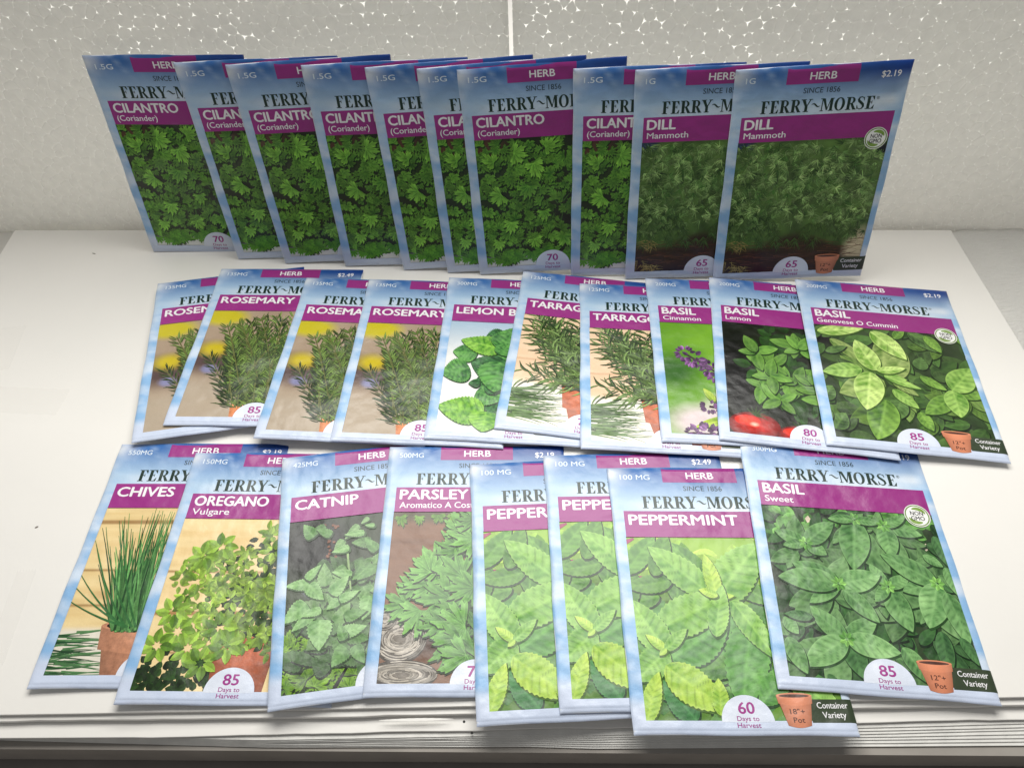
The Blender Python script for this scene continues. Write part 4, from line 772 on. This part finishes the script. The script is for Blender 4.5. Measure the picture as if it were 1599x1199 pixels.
def build_design(key):
    w, pr, nm, sub, days, pot, ngmo = DESIGN[key]; sd = list(DESIGN).index(key)+1; parts = []
    r = np.random.RandomState(sd*11)
    A = Art(ZT+.0003, 1e-6); PHOTOS[key](A, r)
    k = min(1, .0027/max(A.z-ZT-.0003, 1e-9)); 
    st = .0027/((A.z-ZT-.0003)/1e-6)          # spread the layers over 0.2 mm
    for v in A.V: v[:, 2] = ZT+.0003+(v[:, 2]-ZT-.0003)/1e-6*st
    parts.append(('herb_picture', A.mesh('herb_picture', clamp=CL, alpha='own'), None))
    parts.append(('sky_border', border_mesh(sd*0+4), None))
    z3 = ZT+.0038
    A = Art(z3); A.grid(.295, .0285, .705, .100, 8, 3, lambda X, Y: mix(MAG, MAG*.8, X*1.)); 
    # the tab runs over the rolled top rim
    A2 = Art(0); A2.grid(.295, .0006, .705, .0285, 8, 6, lambda X, Y: mix(MAG, MAG*.8, X*1.)); 
    v = A2.V[0]; v[:, 2] = hprof(v[:, 0], v[:, 1])+.0038*liftk(v[:, 0], v[:, 1])
    A.V.append(v); A.C.append(A2.C[0]); A.T.append(A2.T[0]+A.n); A.n += len(v)
    parts.append(('category_tab', A.mesh('category_tab'), None))
    A = Art(z3+.0004); text(A, 'HERB', .503, .077, .040, WHITE, 'c', .15, .026); parts.append(('tab_lettering', A.mesh('tab_lettering'), 'category_tab'))
    A = Art(z3); text(A, w, .062, .084, .031, G(222, 232, 240), 'l', .031*len(w)*.88, .012); parts.append(('weight_lettering', A.mesh('weight_lettering'), None))
    A = Art(z3); text(A, pr, .94, .083, .034, WHITE, 'r', .108, .018); parts.append(('price_lettering', A.mesh('price_lettering'), None))
    A = Art(z3); serif_brand(A, .165, .828, .262, .074, G(22, 48, 38)); text(A, '®', .832, .208, .016, G(22, 48, 38), 'l', None, 0)
    parts.append(('brand_lettering', A.mesh('brand_lettering'), None))
    A = Art(z3); text(A, 'SINCE 1856', .507, .153, .030, G(40, 62, 72), 'c', .21, .010); parts.append(('year_lettering', A.mesh('year_lettering'), None))
    A = Art(z3); y0, y1 = .279, .432
    A.grid(.062, y0, .955, y1, 20, 4, lambda X, Y: mix(MAG, MAG*np.array([.86, .8, .85]), X*1.))
    parts.append(('name_banner', A.mesh('name_banner'), None))
    A = Art(z3+.0004); wid = dict(CILANTRO=.415, DILL=.17, ROSEMARY=.49, TARRAGON=.49, BASIL=.218, CHIVES=.31, OREGANO=.40, CATNIP=.335, PARSLEY=.37, PEPPERMINT=.575)
    wid['LEMON BALM'] = .575
    if sub: yb = .353; cap = .058
    else: yb = .360; cap = .058
    text(A, nm, .086, yb, cap, WHITE, 'l', wid[nm], .040)
    if sub:
        ws = {'(Coriander)': .26, 'Mammoth': .25, 'Cinnamon': .245, 'Lemon': .16, 'Genovese O Cummin': .505, 'Vulgare': .20, 'Aromatico A Costa': .42, 'Sweet': .15}[sub]
        text(A, sub, .088, .408, .036, WHITE, 'l', ws, .016)
    parts.append(('name_lettering', A.mesh('name_lettering'), 'name_banner'))
    # harvest badge
    A = Art(z3); n = 30; t = np.linspace(math.pi, 2*math.pi, n); P = [(.515+.118*math.cos(q), 1.335+.115*math.sin(q)) for q in t]; P = [(.515, 1.337)]+P
    A.add(P, mix(G(222, 228, 240), G(214, 222, 238), np.linspace(0, 1, n+1)), [(0, q, q+1) for q in range(1, n)]); parts.append(('harvest_badge', A.mesh('harvest_badge'), None))
    A = Art(z3+.0004); text(A, days, .515, 1.300, .048, MAG*1.05, 'c', .072, .03); text(A, 'Days to', .515, 1.331, .020, MAG, 'c', .098, .012); text(A, 'Harvest', .515, 1.359, .020, MAG, 'c', .104, .012)
    parts.append(('harvest_lettering', A.mesh('harvest_lettering'), 'harvest_badge'))
    if pot:
        A = Art(z3); A.grid(.80, 1.238, .968, 1.338, 6, 3, lambda X, Y: mix(G(50, 62, 44), G(62, 74, 52), vnoise(X, Y, 20, 2)))
        A.grid(.968, 1.238, .9985, 1.338, 5, 3, lambda X, Y: X[..., None]*0+G(54, 66, 46)); v = A.V[-1]; v[:, 2] = hprof(v[:, 0], v[:, 1])+.0038*liftk(v[:, 0], v[:, 1])
        parts.append(('container_badge', A.mesh('container_badge'), None))
        A = Art(z3+.0004); text(A, 'Container', .905, 1.277, .026, WHITE, 'c', .138, .012); text(A, 'Variety', .905, 1.318, .026, WHITE, 'c', .105, .012)
        parts.append(('container_lettering', A.mesh('container_lettering'), 'container_badge'))
        A = Art(z3+.0007); pot_print(A, .66, .822, 1.222, 1.357, .13, (212, 134, 100), True, rim=.2); parts.append(('flower_pot_picture', A.mesh('flower_pot_picture'), None))
        A = Art(z3+.0012); text(A, pot, .742, 1.302, .022, G(70, 40, 34), 'c', .066, .01); text(A, 'Pot', .742, 1.338, .022, G(70, 40, 34), 'c', .05, .01); parts.append(('pot_lettering', A.mesh('pot_lettering'), 'flower_pot_picture'))
    if ngmo:
        A = Art(z3+.0010); x, y, R = .880, .440, .068; A.ellipse(x, y, R, R, G(232, 232, 226)); A.ellipse(x, y, R*.93, R*.93, G(110, 140, 60)); A.ellipse(x, y, R*.84, R*.84, G(240, 240, 236))
        for s_ in (1, -1):
            t = np.linspace(.5, 2.2, 12)-.2
            A.strip([(x+s_*R*.70*math.cos(q), y-s_*R*.62*math.sin(q)) for q in t], [R*.30*math.sin(math.pi*(k_+.3)/12)**.7 for k_ in range(12)], G(126, 158, 70))
        parts.append(('non_gmo_badge', A.mesh('non_gmo_badge'), None))
        A = Art(z3+.0015); text(A, 'NON', x, y-.002, .024, G(44, 40, 46), 'c', .066, .02); text(A, 'GMO', x, y+.028, .024, G(44, 40, 46), 'c', .070, .02); parts.append(('badge_lettering', A.mesh('badge_lettering'), 'non_gmo_badge'))
    return parts
_dc = {}
def packet(key, pos, standing, label, group):
    if key not in _dc: _dc[key] = build_design(key)
    if standing:
        X, Y, z, rz, lean, yw = pos
        w = Vector((math.cos(yw), math.sin(yw), 0)); n = Vector((-math.sin(yw), math.cos(yw), 0)); h = math.cos(lean)*Vector((0, 0, 1))+math.sin(lean)*n
    else:
        X, Y, z, rz, sx, sy = pos
        w = Vector((1, 0, -sx)).normalized(); h = Vector((0, 1, -sy)); h = (h-w*h.dot(w)).normalized()
    c, s = math.cos(rz), math.sin(rz); U = c*w+s*h; V = -s*w+c*h; N = U.cross(V)
    root = bpy.data.objects.new('seed_packet', None); COL.objects.link(root); root.empty_display_size = .1
    root.matrix_world = Matrix(((U.x, V.x, N.x, X), (U.y, V.y, N.y, Y), (U.z, V.z, N.z, z), (0, 0, 0, 1)))
    tag(root, label, 'seed packet', group)
    ob('envelope', ENV, root); made = {}
    for name, me, par in _dc[key]:
        made[name] = ob(name, me, made[par] if par else root)
    return root

ST = 'seed packets standing in the back row'; MR = 'seed packets lying in the middle row'; FR = 'seed packets lying in the front row'
P = [
 ('cilantro', (-2.606, 4.3219, .002, -.0224, .1702, -.0394), 1, 'leftmost standing cilantro packet, its whole HERB tab and 70 days badge showing', ST),
 ('cilantro', (-1.9542, 4.1995, .002, .0108, .1489, -.0324), 1, 'second standing cilantro packet from the left, leaning, only CILAN readable', ST),
 ('cilantro', (-1.5997, 4.1308, .002, .0352, .1643, -.039), 1, 'third standing cilantro packet from the left, showing CILANTR and part of the brand', ST),
 ('cilantro', (-1.1596, 4.0736, .002, .024, .1805, -.0471), 1, 'fourth standing cilantro packet, showing CILANT, in front of the third', ST),
 ('cilantro', (-.7363, 4.0077, .002, .053, .1903, -.052), 1, 'fifth standing cilantro packet, a strip showing CILAN near the middle of the row', ST),
 ('cilantro', (-.4217, 3.9587, .002, .0569, .2006, -.052), 1, 'sixth standing cilantro packet, the narrowest visible strip, only CILA readable', ST),
 ('cilantro', (-.1928, 3.9264, .002, .0528, .2104, -.0509), 1, 'seventh standing cilantro packet with the full name CILANTRO and 70 days badge, mid row', ST),
 ('cilantro', (.443, 3.8751, .002, .0164, .2105, -.0507), 1, 'rightmost standing cilantro packet, next to the dill packets', ST),
 ('dill', (.8156, 3.8196, .002, .0256, .2257, -.0454), 1, 'left dill packet, its right side hidden behind the other dill packet', ST),
 ('dill', (1.4114, 3.765, .002, .0431, .2353, -.0603), 1, 'fully visible dill packet with price and badges, right end of the back row', ST),
 ('rosemary', (-2.2179, 2.5358, 0.07, 0.1584, 0.042, 0.015), 0, 'tilted rosemary packet lying lowest at the left end of the middle row', MR),
 ('rosemary', (-2.0613, 2.6467, 0.0815, -0.0307, 0.042, 0.015), 0, 'rosemary packet showing its $2.49 price and 85 days badge, second from left', MR),
 ('rosemary', (-1.5093, 2.5313, 0.0756, -0.0781, 0.042, 0.015), 0, 'rosemary packet showing only ROSEMA, third from left in the middle row', MR),
 ('rosemary', (-1.0605, 2.4899, 0.0742, -0.0723, 0.042, 0.015), 0, 'rosemary packet beside the lemon balm packet, full name showing', MR),
 ('lemonbalm', (-0.5203, 2.4814, 0.069, -0.0846, 0.042, 0.015), 0, 'lemon balm packet with round green leaves on a white picture', MR),
 ('tarragon', (-0.1162, 2.5339, 0.0696, -0.1667, 0.042, 0.015), 0, 'tarragon packet on the left, set higher, lying over the lemon balm packet', MR),
 ('tarragon', (0.3722, 2.3703, 0.0666, -0.0879, 0.042, 0.015), 0, 'tarragon packet on the right, set lower, partly under the cinnamon basil packet', MR),
 ('cinnamon', (0.835, 2.3943, 0.066, -0.0814, 0.042, 0.015), 0, 'cinnamon basil packet with a purple flower spike on green', MR),
 ('lemonbasil', (1.1608, 2.3909, 0.0701, -0.1611, 0.042, 0.015), 0, 'lemon basil packet with red tomatoes at the bottom of its picture', MR),
 ('genovese', (1.7498, 2.3275, 0.066, -0.1481, 0.0351, 0.0087), 0, 'Genovese basil packet with large glossy pale leaves, right end of middle row', MR),
 ('chives', (-2.3232, 1.1738, .032, -.0219, .042, 0), 0, 'chives packet with tall thin blades in a pot, left end of front row', FR),
 ('oregano', (-1.8859, 1.0845, .043, -.0371, .042, 0), 0, 'oregano packet with a bushy plant on light planks and 85 days badge', FR),
 ('catnip', (-1.1687, 1.0231, .043, .1101, .042, 0), 0, 'catnip packet turned anticlockwise, grey green toothed leaves on dark ground', FR),
 ('parsley', (-.7426, 1.0683, .043, -.0201, .042, 0), 0, 'parsley packet with a twine ball on brown wood', FR),
 ('peppermint', (-.2202, .924, .043, .0243, .042, 0), 0, 'leftmost peppermint packet, showing PEPPERM beside the parsley packet', FR),
 ('peppermint', (.1523, .9641, .0452, -.0066, .042, 0), 0, 'middle peppermint packet, its $2.49 price showing at the top', FR),
 ('peppermint', (.4694, .8609, .0496, -.0296, .042, 0), 0, 'rightmost peppermint packet with full name, 60 days and 18 inch pot badge', FR),
 ('sweetbasil', (1.1472, 1.0336, .043, -.0987, .042, 0), 0, 'sweet basil packet with many green rosettes, right end of front row', FR),
]
for p in P: packet(*p)
SC.render.resolution_x = 1024; SC.render.resolution_y = 767
